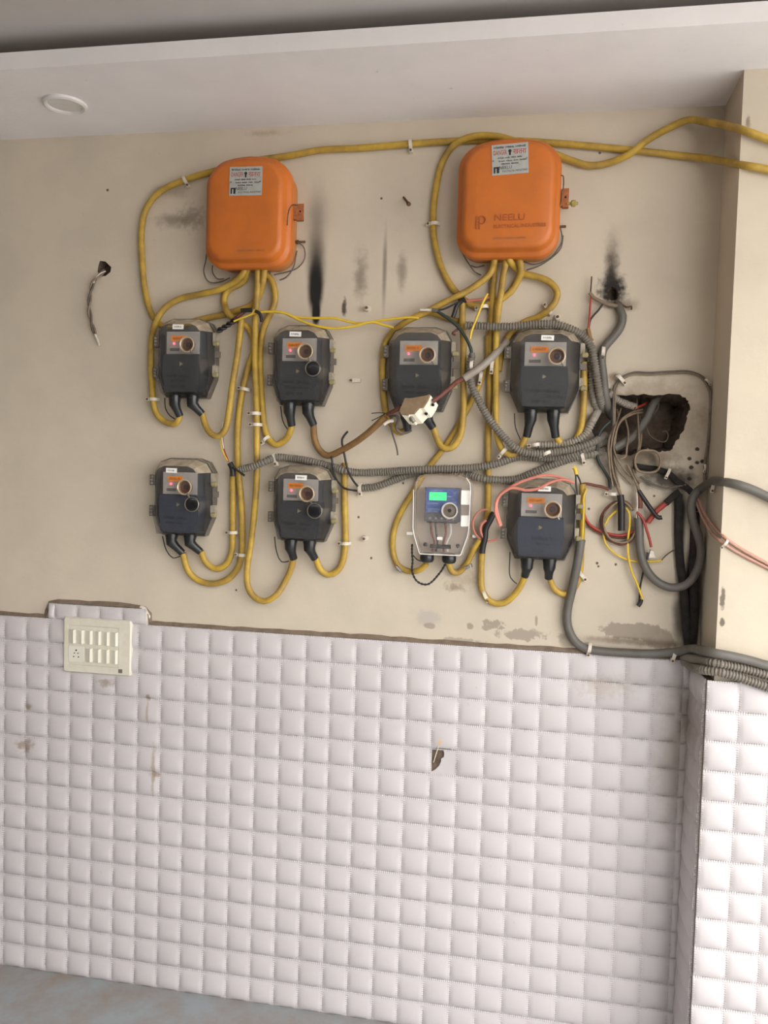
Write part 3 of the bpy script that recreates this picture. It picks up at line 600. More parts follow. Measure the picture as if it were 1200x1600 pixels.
# ------------------------------------------------------------------ clear smart meter
def smart():
    l, t, r, b_ = 645, 739, 737, 868
    c0, c1 = P(l, 805, .05), P(r, 805, .04); t0, t1 = P(690, t, .03), P(690, b_, .05); cx, cz = (c0.x+c1.x)/2, (t0.z+t1.z)/2; w = c1.x-c0.x; h = t0.z-t1.z
    root = thing('electricity_meter', 'clear covered smart meter with blue face and green display', 'meter', (cx, 0, cz))
    def ol(k, y, ins=0):
        base = [(-.30, .5), (.30, .5), (.42, .47), (.485, .40), (.5, .30), (.49, -.18), (.47, -.26), (.36, -.5), (-.36, -.5), (-.47, -.26), (-.49, -.18), (-.5, .30), (-.485, .40), (-.42, .47)]
        return [(x*w*k, y, z*h*k) for x, z in base]
    obj('back_tray', B().loft([ol(1, -.001), ol(1, -.022), ol(.965, -.023), ol(.96, -.006)]), 'beige_tray', root, smooth=False)
    eg = [Vector(q) for q in ol(.965, -.071)]; obj('cover_highlight', B().tube(even(eg[2:-2], .006), .0016, 6), 'edge_highlight', root)  # white tube stands in for the highlight along the cover's rim
    obj('cover', B().loft([ol(1, -.023), ol(.99, -.03), ol(.96, -.07), ol(.92, -.078), ol(.8, -.0785)], cap0=False), 'clear_cover', root, smooth=False)
    y = -.052
    mb = obj('meter_body', B().box(-.30*w, .30*w, y, -.006, -.09*h, .32*h), 'meter_body', root, smooth=False)
    fpl = obj('face_plate', B().box(-.28*w, .27*w, y-.003, y, .02*h, .31*h), 'blue_face', root, smooth=False)
    obj('display', B().box(-.22*w, .07*w, y-.005, y-.003, .17*h, .265*h), 'green_display', fpl, smooth=False)
    strokes('digits', .02, .006, 'ink_black', fpl, (-.12*w, y-.005, .235*h), 1)
    for (x, z, ww) in ((-.1, .29, .03), (.12, .22, .012), (.21, .26, .008), (.18, .15, .02), (-.15, .13, .03), (-.14, .06, .035), (-.14, .035, .03)): strokes('print', ww, .0045, 'dim_print', fpl, (x*w, y-.003, z*h), 1)
    pr = obj('port_ring', B().lathe([(.0205, -.07), (.0225, -.084), (.0225, -.087), (.019, -.087), (.018, -.08)], .15*w, 0, .055*h, n=28), 'face_plate', root)
    obj('port_dial', B().lathe([(.0182, -.081), (.008, -.083)], .15*w, 0, .055*h, n=24), 'meter_base', pr); obj('port_core', B().lathe([(.005, -.083), (.004, -.086)], .15*w, 0, .055*h, n=12), 'port_core', pr)
    tb = B(); tb.box(-.27*w, .25*w, -.05, -.006, -.105*h, -.02*h); obj('terminal_block', tb, 'cap_black', root, smooth=False)
    for i in range(5): obj('screw', B().lathe([(.0035, -.05), (.0035, -.0525)], (-.2+.1*i)*w, 0, -.05*h, n=10), 'steel', root)
    for x0_, col in ((-.2, 'maroon_wire'), (-.12, 'black_wire'), (.05, 'maroon_wire'), (.13, 'face_plate')):
        obj('lead', B().tube(spline([(x0_*w, -.035, -.1*h), (x0_*w+.004, -.04, -.22*h), (x0_*.6*w, -.035, -.36*h), (x0_*.8*w, -.03, -.46*h)], .01), .0035, 6), col, root)
    obj('flat_link', B().box(-.2*w, .16*w, -.038, -.034, -.42*h, -.37*h), 'cap_black', root, smooth=False)
    for sx in (-1, 1): obj('corner_screw', B().lathe([(.006, -.03), (.006, -.036), (.003, -.038)], sx*.28*w, 0, -.38*h, n=10), 'cap_black', root)
    # printed labels on the cover
    for (xs, zs) in (((.33, .47), (.13, .30)), ((.34, .46), (-.13, .0))):
        s_ = obj('label', B().add([(xs[0]*w, -.0745, zs[0]*h), (xs[1]*w, -.062, zs[0]*h), (xs[1]*w, -.062, zs[1]*h), (xs[0]*w, -.0745, zs[1]*h), (xs[0]*w, -.0735, zs[0]*h), (xs[1]*w, -.061, zs[0]*h), (xs[1]*w, -.061, zs[1]*h), (xs[0]*w, -.0735, zs[1]*h)], [(0, 1, 2, 3), (7, 6, 5, 4), (0, 4, 5, 1), (3, 2, 6, 7), (0, 3, 7, 4), (1, 5, 6, 2)]), 'sticker', root, smooth=False)
    obj('seal_tag', B().box(-.05*w, .04*w, -.0805, -.0785, -.30*h, -.265*h), 'sticker', root, smooth=False)
    for x0_ in (-.62, .52): obj('side_tag', B().box(x0_*w, (x0_+.1)*w, -.024, -.02, -.275*h, -.24*h), 'sticker', root, smooth=False)
    strokes('moulded_marks', .085, .011, 'beige_tray', root, (0, -.0785, .40*h), 1, y=-.0006)
    for gx in (-.24, .14):
        g = obj('gland', B().lathe([(.017, .004), (.020, -.004), (.020, -.014), (.0165, -.020), (.012, -.022)], gx*w, -.04, -.5*h, 'z', 16), 'gland_black', root)
    return root
smart()

# ------------------------------------------------------------------ switchboard
a_, b2, c2_, d2 = P(101, 963, .02), P(207, 970, .02), P(204, 1057, .02), P(99.5, 1048, .02)
w = (b2.x-a_.x+c2_.x-d2.x)/2; h = (a_.z-d2.z+b2.z-c2_.z)/2
sb = thing('switchboard', 'cream plastic switchboard with ten rockers and a socket on the tiles', 'switchboard', ((a_.x+c2_.x)/2, -.014, (a_.z+c2_.z)/2))
def rr_(ww, hh, r_, y, ox=0): return [(x+ox, y, z) for x, z in rrect(ww, hh, r_, 4)]
obj('plate', B().loft([rr_(w, h, .006, .006), rr_(w, h, .006, -.006), rr_(w-.006, h-.006, .005, -.010), rr_(w*.76, h*.72, .002, -.010, -.012), rr_(w*.755, h*.71, .002, -.0075, -.012)]), 'cream_plastic', sb)
obj('panel', B().box(-.012-w*.375, -.012+w*.375, -.0085, -.006, -h*.35, h*.35), 'cream_plastic', sb, smooth=False)
x0 = -.012-w*.375; mw = w*.75/6
def rocker(i, row, broken=False):
    cx = x0+mw*(i+.5); cz = h*.155 if row == 0 else -h*.165; hw, hh = mw*.40, h*.125
    s_ = 1 if (i+row) % 3 else -1
    v = [(cx-hw, -.0085, cz-hh), (cx+hw, -.0085, cz-hh), (cx+hw, -.0085, cz+hh), (cx-hw, -.0085, cz+hh), (cx-hw*.9, -.0105, cz-hh*.95), (cx+hw*.7, -.0185, cz-hh*.95), (cx+hw*.7, -.0185, cz+hh*.95), (cx-hw*.9, -.0105, cz+hh*.95)]
    return obj('rocker', B().add(v, [(3, 2, 1, 0), (4, 5, 6, 7), (0, 1, 5, 4), (1, 2, 6, 5), (2, 3, 7, 6), (3, 0, 4, 7)]), 'cream_rocker', sb, smooth=False)
for i in range(6): rocker(i, 0)
for i in range(2, 6): rocker(i, 1)
so_ = obj('socket', B().loft([[(x0+mw+x, y, -h*.165+z) for x, z in rrect(mw*1.8, h*.28, .002, 3)] for y in (-.0085, -.0105)]), 'cream_rocker', sb)
for (dx, dz, rr) in ((0, .012, .0026), (-.006, .003, .002), (.006, .003, .002), (-.008, -.008, .0022), (.008, -.008, .0022)):
    obj('pin_hole', B().lathe([(rr, -.0107), (rr, -.0110)], x0+mw+dx, 0, -h*.165+dz, n=10), 'hole_black', so_)
obj('stain', B().box(.072, .085, -.0103, -.0098, -h*.45, -h*.38), 'meter_base', sb, smooth=False)

# ------------------------------------------------------------------ yellow service cables
YR = .0092; GY = 'yellow service cables'
def Y(label, pts, r=YR, m='yellow_cable', d=None): return cable('service_cable', label, m, pts, r, d, 'cable', GY)
Y('long yellow cable from the pillar over both orange boxes down past the bare left wall', [(1330, 288, .215), (1260, 277, .212), (1200, 265, .208), (1166, 259, .204), (1135, 253, .12)] + c('p', (1100, 247, .03), (1060, 243), (990, 235), (870, 224), (770, 219, .010), (700, 221), (640, 225), (560, 231.5), (500, 234.5), (455, 243), (400, 251), (323, 270.5), (290, 281), (251, 299), (228.5, 326), (221, 362), (222.5, 410), (227, 455), (237.5, 492), (254, 509), (280, 508), (300, 503), (320, 498), (347, 492), (373, 485), (394, 476), (405, 460, .013), (411, 440, .03), (414, 412, .04)), d=.011)
Y('yellow cable humped near the pillar, with a tall loop beside the lettered orange box', [(1330, 246, .222), (1260, 232, .216), (1200, 217.5, .21), (1160, 203, .205), (1130, 195, .13), (1100, 190, .06), (1075, 187.5, .03), (1045, 200, .012), (1010, 220, .03), (985, 240, .030), (950, 255, .012), (920, 258.5), (890, 250), (865, 240), (820, 226, .030), (775, 213, .030), (736, 214, .030), (709, 227, .02), (691, 254), (682, 290), (677.5, 326), (677.5, 365), (685, 404), (697, 434), (712, 456), (726.7, 470), (737, 476), (748.7, 478.7), (763, 476), (780, 469), (797, 457), (808, 440, .015), (814, 425, .03), (811, 400, .04)], d=.011)
Y('yellow cable sweeping left from the plain orange box to the leftmost upper meter', [(386, 412, .05), (380, 427, .045), (362, 443, .03), (344, 452, .03), (314, 459.5), (281, 467), (257, 482, .03), (243.5, 503, .035), (237.5, 527, .02), (236, 560), (237.5, 599), (239, 623), (245, 647), (260, 660, .02), (276, 661, .028), (281, 648, .03)], d=.022)
Y('yellow cable with a small bow below the plain orange box, ending in a lower meter', [(388, 412, .03), (386.7, 423, .03), (381, 438.7), (372, 445.5), (357, 453), (351, 463), (350.7, 474.7), (354.7, 486.7, .033), (362, 495.5, .033), (376, 503, .025), (388, 512), (396, 530), (397, 548), (392, 562), (384, 588), (378, 615), (373, 650), (371, 690), (372, 731), (377, 785), (378.5, 830), (378, 866), (372, 887), (356, 905), (332, 912), (308, 906), (293, 890, .02), (286, 864, .03)], d=.013)
Y('yellow cable with a taped top end beside twisted black tails, looping to a meter', [(377.5, 494), (375, 520), (371, 554), (363.5, 599), (357.5, 644), (351.5, 672), (341, 682), (329, 677), (320, 662, .03), (316, 645, .03)], d=.040)
Y('straight yellow cable dropping from the plain orange box to the lowest left loop', [(403, 412, .045), (402.7, 430.7), (402, 453), (400.7, 475), (398.7, 500), (398.5, 533), (398.3, 560), (399.5, 590), (401, 650), (401, 695), (401.6, 731), (398, 794), (392, 848), (386, 890), (387.5, 917), (398, 933.5), (413, 939.5), (431, 930.5), (446, 908, .015), (455, 887, .025), (459, 872, .03)], d=.033)
Y('brownish yellow cable bulging right under the plain orange box, down to the capped upper meter', [(399, 413, .035), (404, 424, .035), (414, 429), (424, 437), (429, 453), (430, 469), (425, 485), (417, 500), (411.5, 516), (408, 536), (406.5, 560), (407, 590), (410, 635), (413.6, 668), (420.5, 686), (431, 695), (444.5, 689), (453.5, 674, .028), (456, 662, .03)], d=.016)
Y('short yellow cable tail hidden behind the straight drop under the plain orange box', [(414, 412, .03), (412, 430, .026), (407, 450, .014), (403, 468, .010)], d=.02)
Y('brown soiled cable from the capped upper meter rising to the dangling switch', [(489.5, 662, .03), (491.6, 686, .02), (499, 703), (512, 712), (530, 705.5, .03), (560, 688, .06), (579, 673, .08), (603, 650.5, .10)], m='brown_cable', d=.015)
Y('yellow cable from the lower capped meter up to an open end below the grey conduit', [(493, 871, .03), (500, 889, .018), (512, 898), (527, 892), (536, 875), (539.6, 848), (539, 800), (538.4, 755), (539, 723, .016)], d=.012)
Y('short yellow loop from the lower left meter up to the black tape joint', [(314, 861, .03), (319, 875, .02), (329, 885.5), (341, 889), (354.5, 881), (362, 863), (363.5, 830), (363.5, 785), (363.5, 742)], d=.013)
Y('yellow cable slanting down left from the lettered orange box behind the switch meter', [(772.7, 397, .05), (772.5, 406, .05), (770, 418), (764.7, 429), (751, 441), (730, 454.7), (710, 465), (690, 474.7), (676.7, 482), (663, 489), (639, 500), (617, 516, .02), (603, 535, .012), (598, 566, .01), (599.6, 617, .01), (603, 642.6, .012), (611, 661.6, .015), (623, 676, .02), (635, 672, .028)], d=.034)
Y('yellow cable standing beside the switch meter with a wide U loop under it', [(722, 474), (722.7, 506.7), (724, 535), (724, 598), (724, 646), (719, 680.6), (706, 699.7), (691.4, 699.7), (682, 683.8, .025), (677, 667, .03)], d=.030)
Y('straight yellow cable dropping from the lettered orange box down to the blue tinted meter', [(773, 399, .03), (772.5, 428), (770, 453), (769, 480), (767, 519), (766, 582.5), (764, 646), (762.7, 693), (763, 737.5), (762.7, 785), (760, 815), (756, 845), (753, 867), (751.6, 896), (754, 924), (766, 940), (785, 943), (804, 929, .02), (816.5, 909, .026), (820, 900, .03)], d=.013)
Y('twin yellow cable leaning beside the straight drop under the lettered orange box', [(790, 398, .05), (790, 410, .045), (786, 433), (783, 456), (779, 482), (777, 503), (775, 540), (775, 566.6), (775, 614), (775, 661.6), (778.5, 687), (788, 706), (800.6, 710.7), (813, 699.6, .025), (822, 681, .03)], d=.033)
Y('yellow cable in a wide right hand loop below the lettered orange box', [(793, 398, .055), (796, 406, .055), (805, 419), (820, 428), (844, 434), (862, 443), (871, 458), (866.5, 473), (856, 485), (838, 497, .012), (820, 503, .010), (797.5, 522, .010), (785, 545, .010), (779, 580, .010)], d=.02)
Y('yellow stub rising beside the conduit meter from its right gland', [(869, 681, .03), (876, 693, .02), (893, 694, .018), (906, 675), (911, 640), (912.5, 600), (912, 566)], d=.018)
Y('thin old yellow cable crossing behind the U loop down to the smart meter', [(762, 525, .010), (762, 560, .010), (756, 580, .010), (747, 605), (736, 628), (718.7, 660), (706.7, 681), (690.7, 704), (673, 726.7), (658, 748), (645.5, 769), (628, 797.7), (615.4, 829), (614, 861), (621.7, 883), (636, 892), (655, 891, .02), (667, 880, .03)], r=.0084, d=.010)
Y('short yellow cable hooking from the smart meter up to the taped joint', [(700.5, 878, .03), (705, 892, .02), (715, 895.5), (728, 883), (740.5, 858, .025), (751, 843, .03)], r=.0084, d=.014)
Y('yellow cable hooking from the blue tinted meter up behind the cut grey conduit', [(858, 901, .03), (866, 920, .02), (880, 928, .014), (893, 924, .012), (903, 908, .011), (907, 885, .011), (908.5, 850, .012), (909.5, 800, .02), (910, 756, .03)], r=.0084, d=.02)
Y('yellow cable stub tucked under the slanting cable near the black tape tail', [(655, 491, .012), (672, 489, .012), (690, 494, .012), (706, 500, .012), (722, 502, .010)], d=.012, r=.008)
# thin yellow pair strung between the two groups
for lab, pts in (('thin yellow wire strung between the cable groups, the upper of a pair', [(404, 486), (433, 488), (445, 489), (456, 494.7), (493, 497), (520, 497), (560, 505), (600, 500), (637, 496), (655, 497)]),
                 ('thin yellow wire strung between the cable groups, the sagging lower of a pair', [(390, 492), (405, 488), (433, 487), (450, 491), (467, 500), (493, 509), (525, 513), (560, 508), (579, 503), (600, 508), (615, 512)])):
    cable('yellow_wire', lab, 'yellow_wire', pts, .0036, .045 if 'upper' in lab else .052, 'wire', 'thin yellow wires')

# ------------------------------------------------------------------ conduits
GC = 'grey conduits'; GR = .0112
def G(label, pts, r=GR, m='grey_conduit', corr=True, d=None): return cable('conduit', label, m, pts, r, d, 'conduit', GC, corr, 12)
G('grey corrugated conduit arching over the topmost right meter into the broken opening', [(728, 509, .05), (745, 509, .054), (762.6, 510, .058), (800.6, 510, .058), (832, 507, .056), (864, 506.5, .05), (889, 513, .045), (911.5, 525.5), (924, 543), (929, 566.6), (934, 598), (938, 622, .025), (942, 640, -.03)], d=.03)
G('grey conduit hidden behind the arch at the right edge of the topmost right meter', [(905, 532, .020), (917, 550, .016), (925, 575, .014), (924, 600, .014), (928, 625, .014), (934, 645, -.03)], r=.0105, d=.014)
G('smooth grey conduit bending from the small soot hole to the broken opening', [(963, 474, -.01), (968, 482.7, .014), (973, 494), (969, 512), (954.7, 530.7), (943, 545), (940, 562), (942.7, 586.7), (945, 613, .02), (949, 634, .0), (955, 650, -.05)], m='smooth_conduit', corr=False, d=.016)
G('grey plain sleeve slanting from behind the topmost right meter to the dangling switch', [(793, 532, .02), (788, 538, .024), (756, 570, .055), (724, 592, .070)], m='grey_sleeve', corr=False, r=.0105)
G('grey conduit falling in a slack curve from the teal wire to the broken opening', [(737, 556, .05), (734, 576, .05), (735.7, 598), (746.8, 623.6), (762.6, 652), (785, 680.6), (810, 703, .05), (838.6, 709, .045), (867, 706, .04), (902, 699.6, .03), (928, 690, .02), (945, 680, -.03)], d=.05)
G('pale grey conduit curving up from beneath the topmost right meter into the opening', [(838, 695, .022), (850, 695.5, .022), (867, 695), (895.7, 690), (914.6, 677.5), (926, 657), (934, 642, -.02)], m='grey_sleeve', d=.02)
G('long grey conduit crossing the wall from the black tape joint to the opening', [(374, 734, .046), (398, 728, .054), (416, 720.5, .05), (431, 714.5, .03), (455, 716), (485, 720.5, .022), (515, 728), (539, 735.5, .034), (560, 738.5), (598, 737.5), (648.7, 734, .045), (686.7, 732.7, .04), (734, 731, .034), (775, 725, .034), (810, 714, .022), (850, 716, .016), (890, 712, .016), (920, 700, .016), (945, 690, -.03)], d=.016)
G('grey conduit starting at a clip and dipping behind the pink wires into the opening', [(563, 763), (585, 761), (617, 750), (642, 740.6, .02), (690, 736, .014), (728, 741, .014), (750, 747, .034), (775, 750, .030), (807, 748.6), (835.5, 737.5), (867, 725), (899, 715), (924, 710, .014), (945, 704, -.02)], d=.014)
G('smooth grey conduit with a cut top, running along the tile top round the pillar', [(908, 843, .045), (902.5, 878, .04), (894, 921, .024), (887, 952, .016), (887, 977.5), (897, 1000), (914, 1013, .018), (933.7, 1017, .02), (973, 1020, .02), (1016, 1021.5, .02), (1052, 1019, .024), (1078, 1014, .06), (1092, 1015, .14), (1110, 1019.5, .21), (1134, 1024, .215), (1162.5, 1030, .213), (1200, 1040.5, .213), (1260, 1056, .213), (1330, 1076, .213)], m='smooth_conduit', corr=False, r=.0118, d=.015)
G('grey corrugated conduit in the middle of three running round the pillar', [(1068, 1026, .014), (1080, 1029, .08), (1092, 1031, .15), (1116, 1036, .216), (1140, 1040.5, .217), (1170, 1047, .216), (1200, 1055.5, .215), (1260, 1074, .215), (1330, 1096, .215)], d=.015)
G('grey corrugated conduit lowest of three running round the pillar', [(1070, 1034, .02), (1082, 1042, .09), (1098, 1047, .2), (1122, 1050, .224), (1147.5, 1056, .225), (1170, 1063.5, .225), (1200, 1074, .224), (1260, 1095, .224), (1330, 1120, .224)], d=.015)
G('grey conduit leaving round the pillar above a hanging U bend in the corner', [(1330, 838, .213), (1260, 805, .213), (1200, 776.7, .212), (1175, 765, .211), (1152, 757, .21), (1132, 753, .19), (1115, 751.7, .11), (1104, 757, .05), (1093, 765, .02), (1085, 773), (1080, 786.7), (1081.7, 810), (1088, 830), (1094, 850), (1095, 866.7), (1092, 882), (1084, 901), (1069.7, 915), (1047, 918), (1024, 906.7), (1007, 884), (1000, 855.7), (998.8, 825), (997, 809)], m='smooth_conduit', d=.03, corr=False)
G('pale conduit lying along the top of the broken opening', [(950, 612, .01), (961.7, 623, -.01), (975, 630, -.02), (993, 636, -.04)], m='grey_sleeve', corr=True, r=.0105)
G('dark conduit slanting down inside the broken opening', [(1030, 618, -.07), (1020, 632, -.05), (1013, 650, -.04), (1001.7, 667, -.03), (990, 682, -.01), (973, 693, .006), (960, 700, .008)], m='smooth_conduit', corr=False)
# charred conduits in the corner
for lab, pts, r_ in (('charred black conduit down the wall beside the corner', [(1060, 772, .012), (1060, 800), (1060, 840), (1063, 880), (1068, 920), (1072, 970), (1076, 1012)], .011),
                     ('charred black conduit pressed into the corner by the pillar', [(1086, 800), (1085, 850), (1083, 900), (1085, 950), (1083, 990), (1080, 1016)], .012),
                     ('charred black cables running from the wire coil to the corner', [(990, 728, .03), (1008, 731), (1025, 733), (1046.7, 741), (1058, 752), (1073, 762), (1082, 772), (1086, 800, .013)], .0085)):
    cable('charred_conduit', lab, 'charred', pts, r_, r_+.002, 'conduit', 'charred conduits in the corner')

# ------------------------------------------------------------------ wires
def W(label, m, pts, r=.0028, d=.012, cat='wire', name='wire', group=None, n=6): return cable(name, label, m, pts, r, d, cat, group, False, n)
GB = 'beige wires out of the broken opening'
loop = c('I', (290, 200), (330, 165), (420, 132), (560, 135), (750, 125), (920, 120), (1030, 150), (1108, 215), (1148, 300), (1150, 450), (1140, 650), (1120, 820), (1100, 950), (1095, 1100), (1100, 1190))
W('grey wire framing the broken opening, outer of the pair', 'grey_wire', c('I', (255, 1200), (215, 1000), (212, 800), (228, 600), (230, 400), (242, 262)) + loop, .0030, .008)
W('beige wire framing the broken opening, inner of the pair', 'beige_wire', [(x-2.4 if x > 1095 else x+1, y+2.6) for x, y in c('I', (280, 1195), (240, 1000), (225, 800), (235, 600), (240, 400), (250, 270)) + loop], .0028, .008)
for i, pts in enumerate((c('I', (500, 480, -.06), (400, 510, -.02), (320, 560, .0), (270, 640), (245, 800), (240, 950), (280, 1050), (400, 1180)), c('I', (520, 505, -.06), (420, 520, -.02), (300, 590, .0), (252, 700), (235, 850), (300, 1000), (450, 1160), (470, 1190)),
                         c('I', (450, 380, -.08), (460, 560, -.03), (468, 700, .0), (470, 820), (445, 920), (425, 980), (440, 1080)), c('I', (480, 540, -.06), (490, 760, -.01), (462, 900, .01), (410, 960), (430, 1090), (480, 1170)),
                         c('I', (265, 480, -.04), (275, 540, -.02), (230, 700), (205, 850), (215, 1000), (240, 1120), (275, 1200)), c('I', (300, 470, -.04), (260, 600, -.01), (190, 760), (185, 880), (200, 1060), (225, 1200)), c('I', (340, 560, -.03), (370, 700, .0), (355, 850), (345, 920), (300, 940)))):
    W('beige wire hanging from the broken opening in a tangled bunch', 'beige_wire', pts, .0028, .012+.004*i, group=GB)
W('thin grey wire curl hanging inside the broken opening', 'grey_wire', c('I', (540, 640, -.04), (570, 720, -.03), (650, 775, -.02), (720, 780, -.02), (745, 720, -.02), (720, 680, -.03), (690, 690, -.03)), .0018)
W('pale looped wire stub in the broken opening', 'grey_wire', c('I', (650, 370, -.06), (655, 450, -.05), (620, 510, -.05), (580, 540, -.05)), .0018)
W('red wire end at the back of the broken opening', 'red_wire', c('I', (430, 465, -.03), (500, 440, -.05), (570, 405, -.08)), .0035)
cp = [P(1012+20*math.cos(a), 721+19*math.sin(a)+1.5*math.sin(3*a), .02+.012*a/12) for a in [R(200)+k*2*math.pi/24 for k in range(62)]]
tag(obj('wire_coil', B().tube(even(spline(cp, .006), .004), .0034, 6), 'beige_wire', ang=80), 'round beige coil of wire below the broken opening', 'wire')
W('dark green sheathed wire hanging from the opening to a beige clip', 'green_black_wire', c('I', (200, 590), (110, 680), (80, 800), (88, 950), (150, 1060), (188, 1130)) + c('J', (435, 200), (440, 270)), .0042, .012)
W('beige bundle entering the hanging black sheath', 'beige_wire', c('J', (440, -20), (450, 60), (480, 180), (520, 270), (540, 340)), .005, .02)
W('black taped sheath hanging with a cut end', 'black_tape', c('J', (535, 320), (545, 420), (545, 560), (545, 655)), .0095, .026, 'cable', 'cable_sheath', n=10)
W('frayed pale strands above the short black stub', 'beige_wire', c('J', (600, 30), (650, 130), (690, 220), (712, 290)), .0045, .02)
W('short black cable stub with stripped end across the red cable', 'black_tape', c('J', (705, 280), (780, 390), (850, 490), (895, 535), (925, 530)), .006, .034, 'cable', 'cable_stub', n=8)
W('red cable stub slanting up to the charred bundle', 'red_wire', c('J', (790, 580), (880, 465), (980, 385)), .0075, .018, 'cable', 'cable_stub', n=10)
W('charred sleeve at the upper end of the red cable stub', 'charred', c('J', (960, 400), (1040, 325), (1090, 290)), .009, .02, 'cable', 'cable_sleeve', n=10)
W('sagging double red wire left of the brown coil', 'red_wire', c('J', (190, 480), (205, 530), (250, 600), (350, 660), (450, 690), (560, 700), (680, 655)), .0042, .014)
W('lower red wire sagging left of the brown coil', 'maroon_wire', c('J', (195, 500), (240, 615), (345, 680), (450, 712), (570, 720), (670, 690)), .0036, .010)
for i, (m_, rx, ry, ox, d_) in enumerate((('maroon_wire', 28, 34, 0, .02), ('beige_wire', 25, 32, 1, .026), ('grey_wire', 29, 32, -1, .014))):
    pts = [(968+ox+rx*math.cos(a)*(1+.04*math.sin(2*a+i)), 817+ry*math.sin(a)*(1-.05*math.cos(3*a+i))) for a in [R(-40)-k*2*math.pi/20*(.9) for k in range(21)]]
    W(('maroon', 'beige', 'grey')[i]+' ring of the brown wire coil round the black sheath', m_, pts, .0033, d_)
W('thin yellow wire curving round the coil to a stripped end', 'yellow_wire', c('J', (510, 460), (420, 540), (380, 650), (400, 780), (500, 880), (620, 932), (700, 945), (800, 945), (920, 935)), .0032, .016)
W('thin yellow wire hanging straight down beside a black wire', 'yellow_wire', c('J', (590, 440), (615, 480), (625, 560), (610, 700), (605, 850), (630, 1000), (690, 1150)) + c('H', (500, 880), (508, 905)), .0034, .020)
W('thin black wire hanging behind the yellow one', 'black_wire', c('J', (690, 500), (740, 800), (755, 1000), (720, 1190)) + c('H', (490, 930)), .0028, .012)
W('black tape knob ending the hanging yellow and black wires', 'black_tape', c('H', (500, 905), (495, 925), (482, 942)), .006, .016, 'tape', 'taped_wire_end', n=8)
W('bright red thin wire rising beside the cut conduit top', 'red_wire', c('J', (690, 480), (745, 540), (780, 640), (810, 740), (825, 810)), .0038, .04)
W('dark red wire entering the cut top of the conduit', 'maroon_wire', c('J', (705, 290), (720, 380), (720, 450)), .007, .03)
W('thin white wire at the cut top of the conduit', 'white_plastic', c('J', (690, 290), (695, 420), (685, 540)), .002, .034)
W('sagging grey wire from the coil to the corner', 'grey_wire', c('K', (0, 270), (100, 330), (250, 375), (350, 360), (430, 345)), .003, .016)
W('thin bare wire twig at the stripped yellow end', 'rust', c('J', (920, 935), (960, 890), (1030, 840), (1060, 830)), .0016, .012)
obj_ = thing('wire_connector', 'small torn wire connector below the bright red wire', 'connector', P(1018, 866, .03))
obj('shell', B().loft([[(x*s, y, z*s) for x, z in ((-.010, -.012), (.012, -.010), (.004, .012), (-.004, .013))] for y, s in ((.006, 1), (-.006, .8))]), 'white_plastic', obj_, smooth=False); obj('tab', B().box(-.012, -.008, -.008, .006, -.014, .004), 'black_tape', obj_, smooth=False)
# pillar pink pair
for lab, pts, m_ in (('pink wire sweeping round the pillar, upper of two', [(1086, 772, .02), (1093, 784, .03), (1100, 801, .06), (1113, 820, .12), (1130, 838, .199), (1150, 853), (1175, 868), (1200, 881.7), (1260, 912), (1330, 944)], 'dusty_pink_wire'),
                     ('pink wire sweeping round the pillar, lower of two', [(1084, 775, .02), (1092, 795, .03), (1106.7, 825, .10), (1125, 845, .199), (1141.7, 857), (1166.7, 871), (1200, 888), (1260, 920), (1330, 954)], 'dusty_pink_wire')):
    W(lab, m_, pts, .0042, .2)
# pink wires over the blue tinted meter
W('pink wire arching high over the blue tinted meter', 'pink_wire', c('U', (172, 610), (125, 450), (118, 350), (170, 230), (280, 160), (420, 90), (600, 35), (700, 18), (860, 45), (960, 90)), .0042, .105)
W('pink wire dipping across the sticker of the blue tinted meter', 'pink_wire', c('U', (160, 620), (102, 430), (130, 290), (220, 200), (320, 165), (450, 195), (600, 178), (760, 98), (900, 68), (1030, 110)), .0042, .112)
W('large pink wire loop left of the blue tinted meter', 'pink_wire', c('Q', (1060, 500), (1010, 500), (940, 540), (890, 640), (910, 760), (980, 840), (1080, 870), (1180, 840)), .0032, .03)
W('small pink wire loop inside the larger one', 'pink_wire', c('Q', (1045, 618), (985, 680), (985, 770), (1030, 840)), .0046, .036)
W('black taped joint slanting past the pink loops', 'black_tape', c('Q', (1140, 530), (1090, 630), (1040, 730), (1035, 830), (1010, 920), (1000, 1010)), .0085, .034, 'tape', 'taped_joint', n=10)
W('brown wire from the yellow stub to the beige clip', 'maroon_wire', c('J', (160, 225), (220, 215), (300, 232), (370, 245), (430, 270)), .0045, .022)
W('thin yellow wire beside the stub next to the blue tinted meter', 'yellow_wire', c('J', (225, 260), (195, 320), (190, 480), (185, 600), (180, 740)), .0024, .04)
W('black wire legs under the yellow connector', 'black_wire', c('J', (118, 120), (120, 220), (135, 320)), .0026, .045)
W('second black wire curling under the yellow connector', 'black_wire', c('J', (130, 130), (155, 180), (165, 220)), .0026, .045)
W('bright yellow wire connector standing over the blue tinted meter', 'yellow_wire', c('J', (95, 60), (115, 80), (122, 130)), .0055, .045, 'connector', 'wire_connector', n=8)
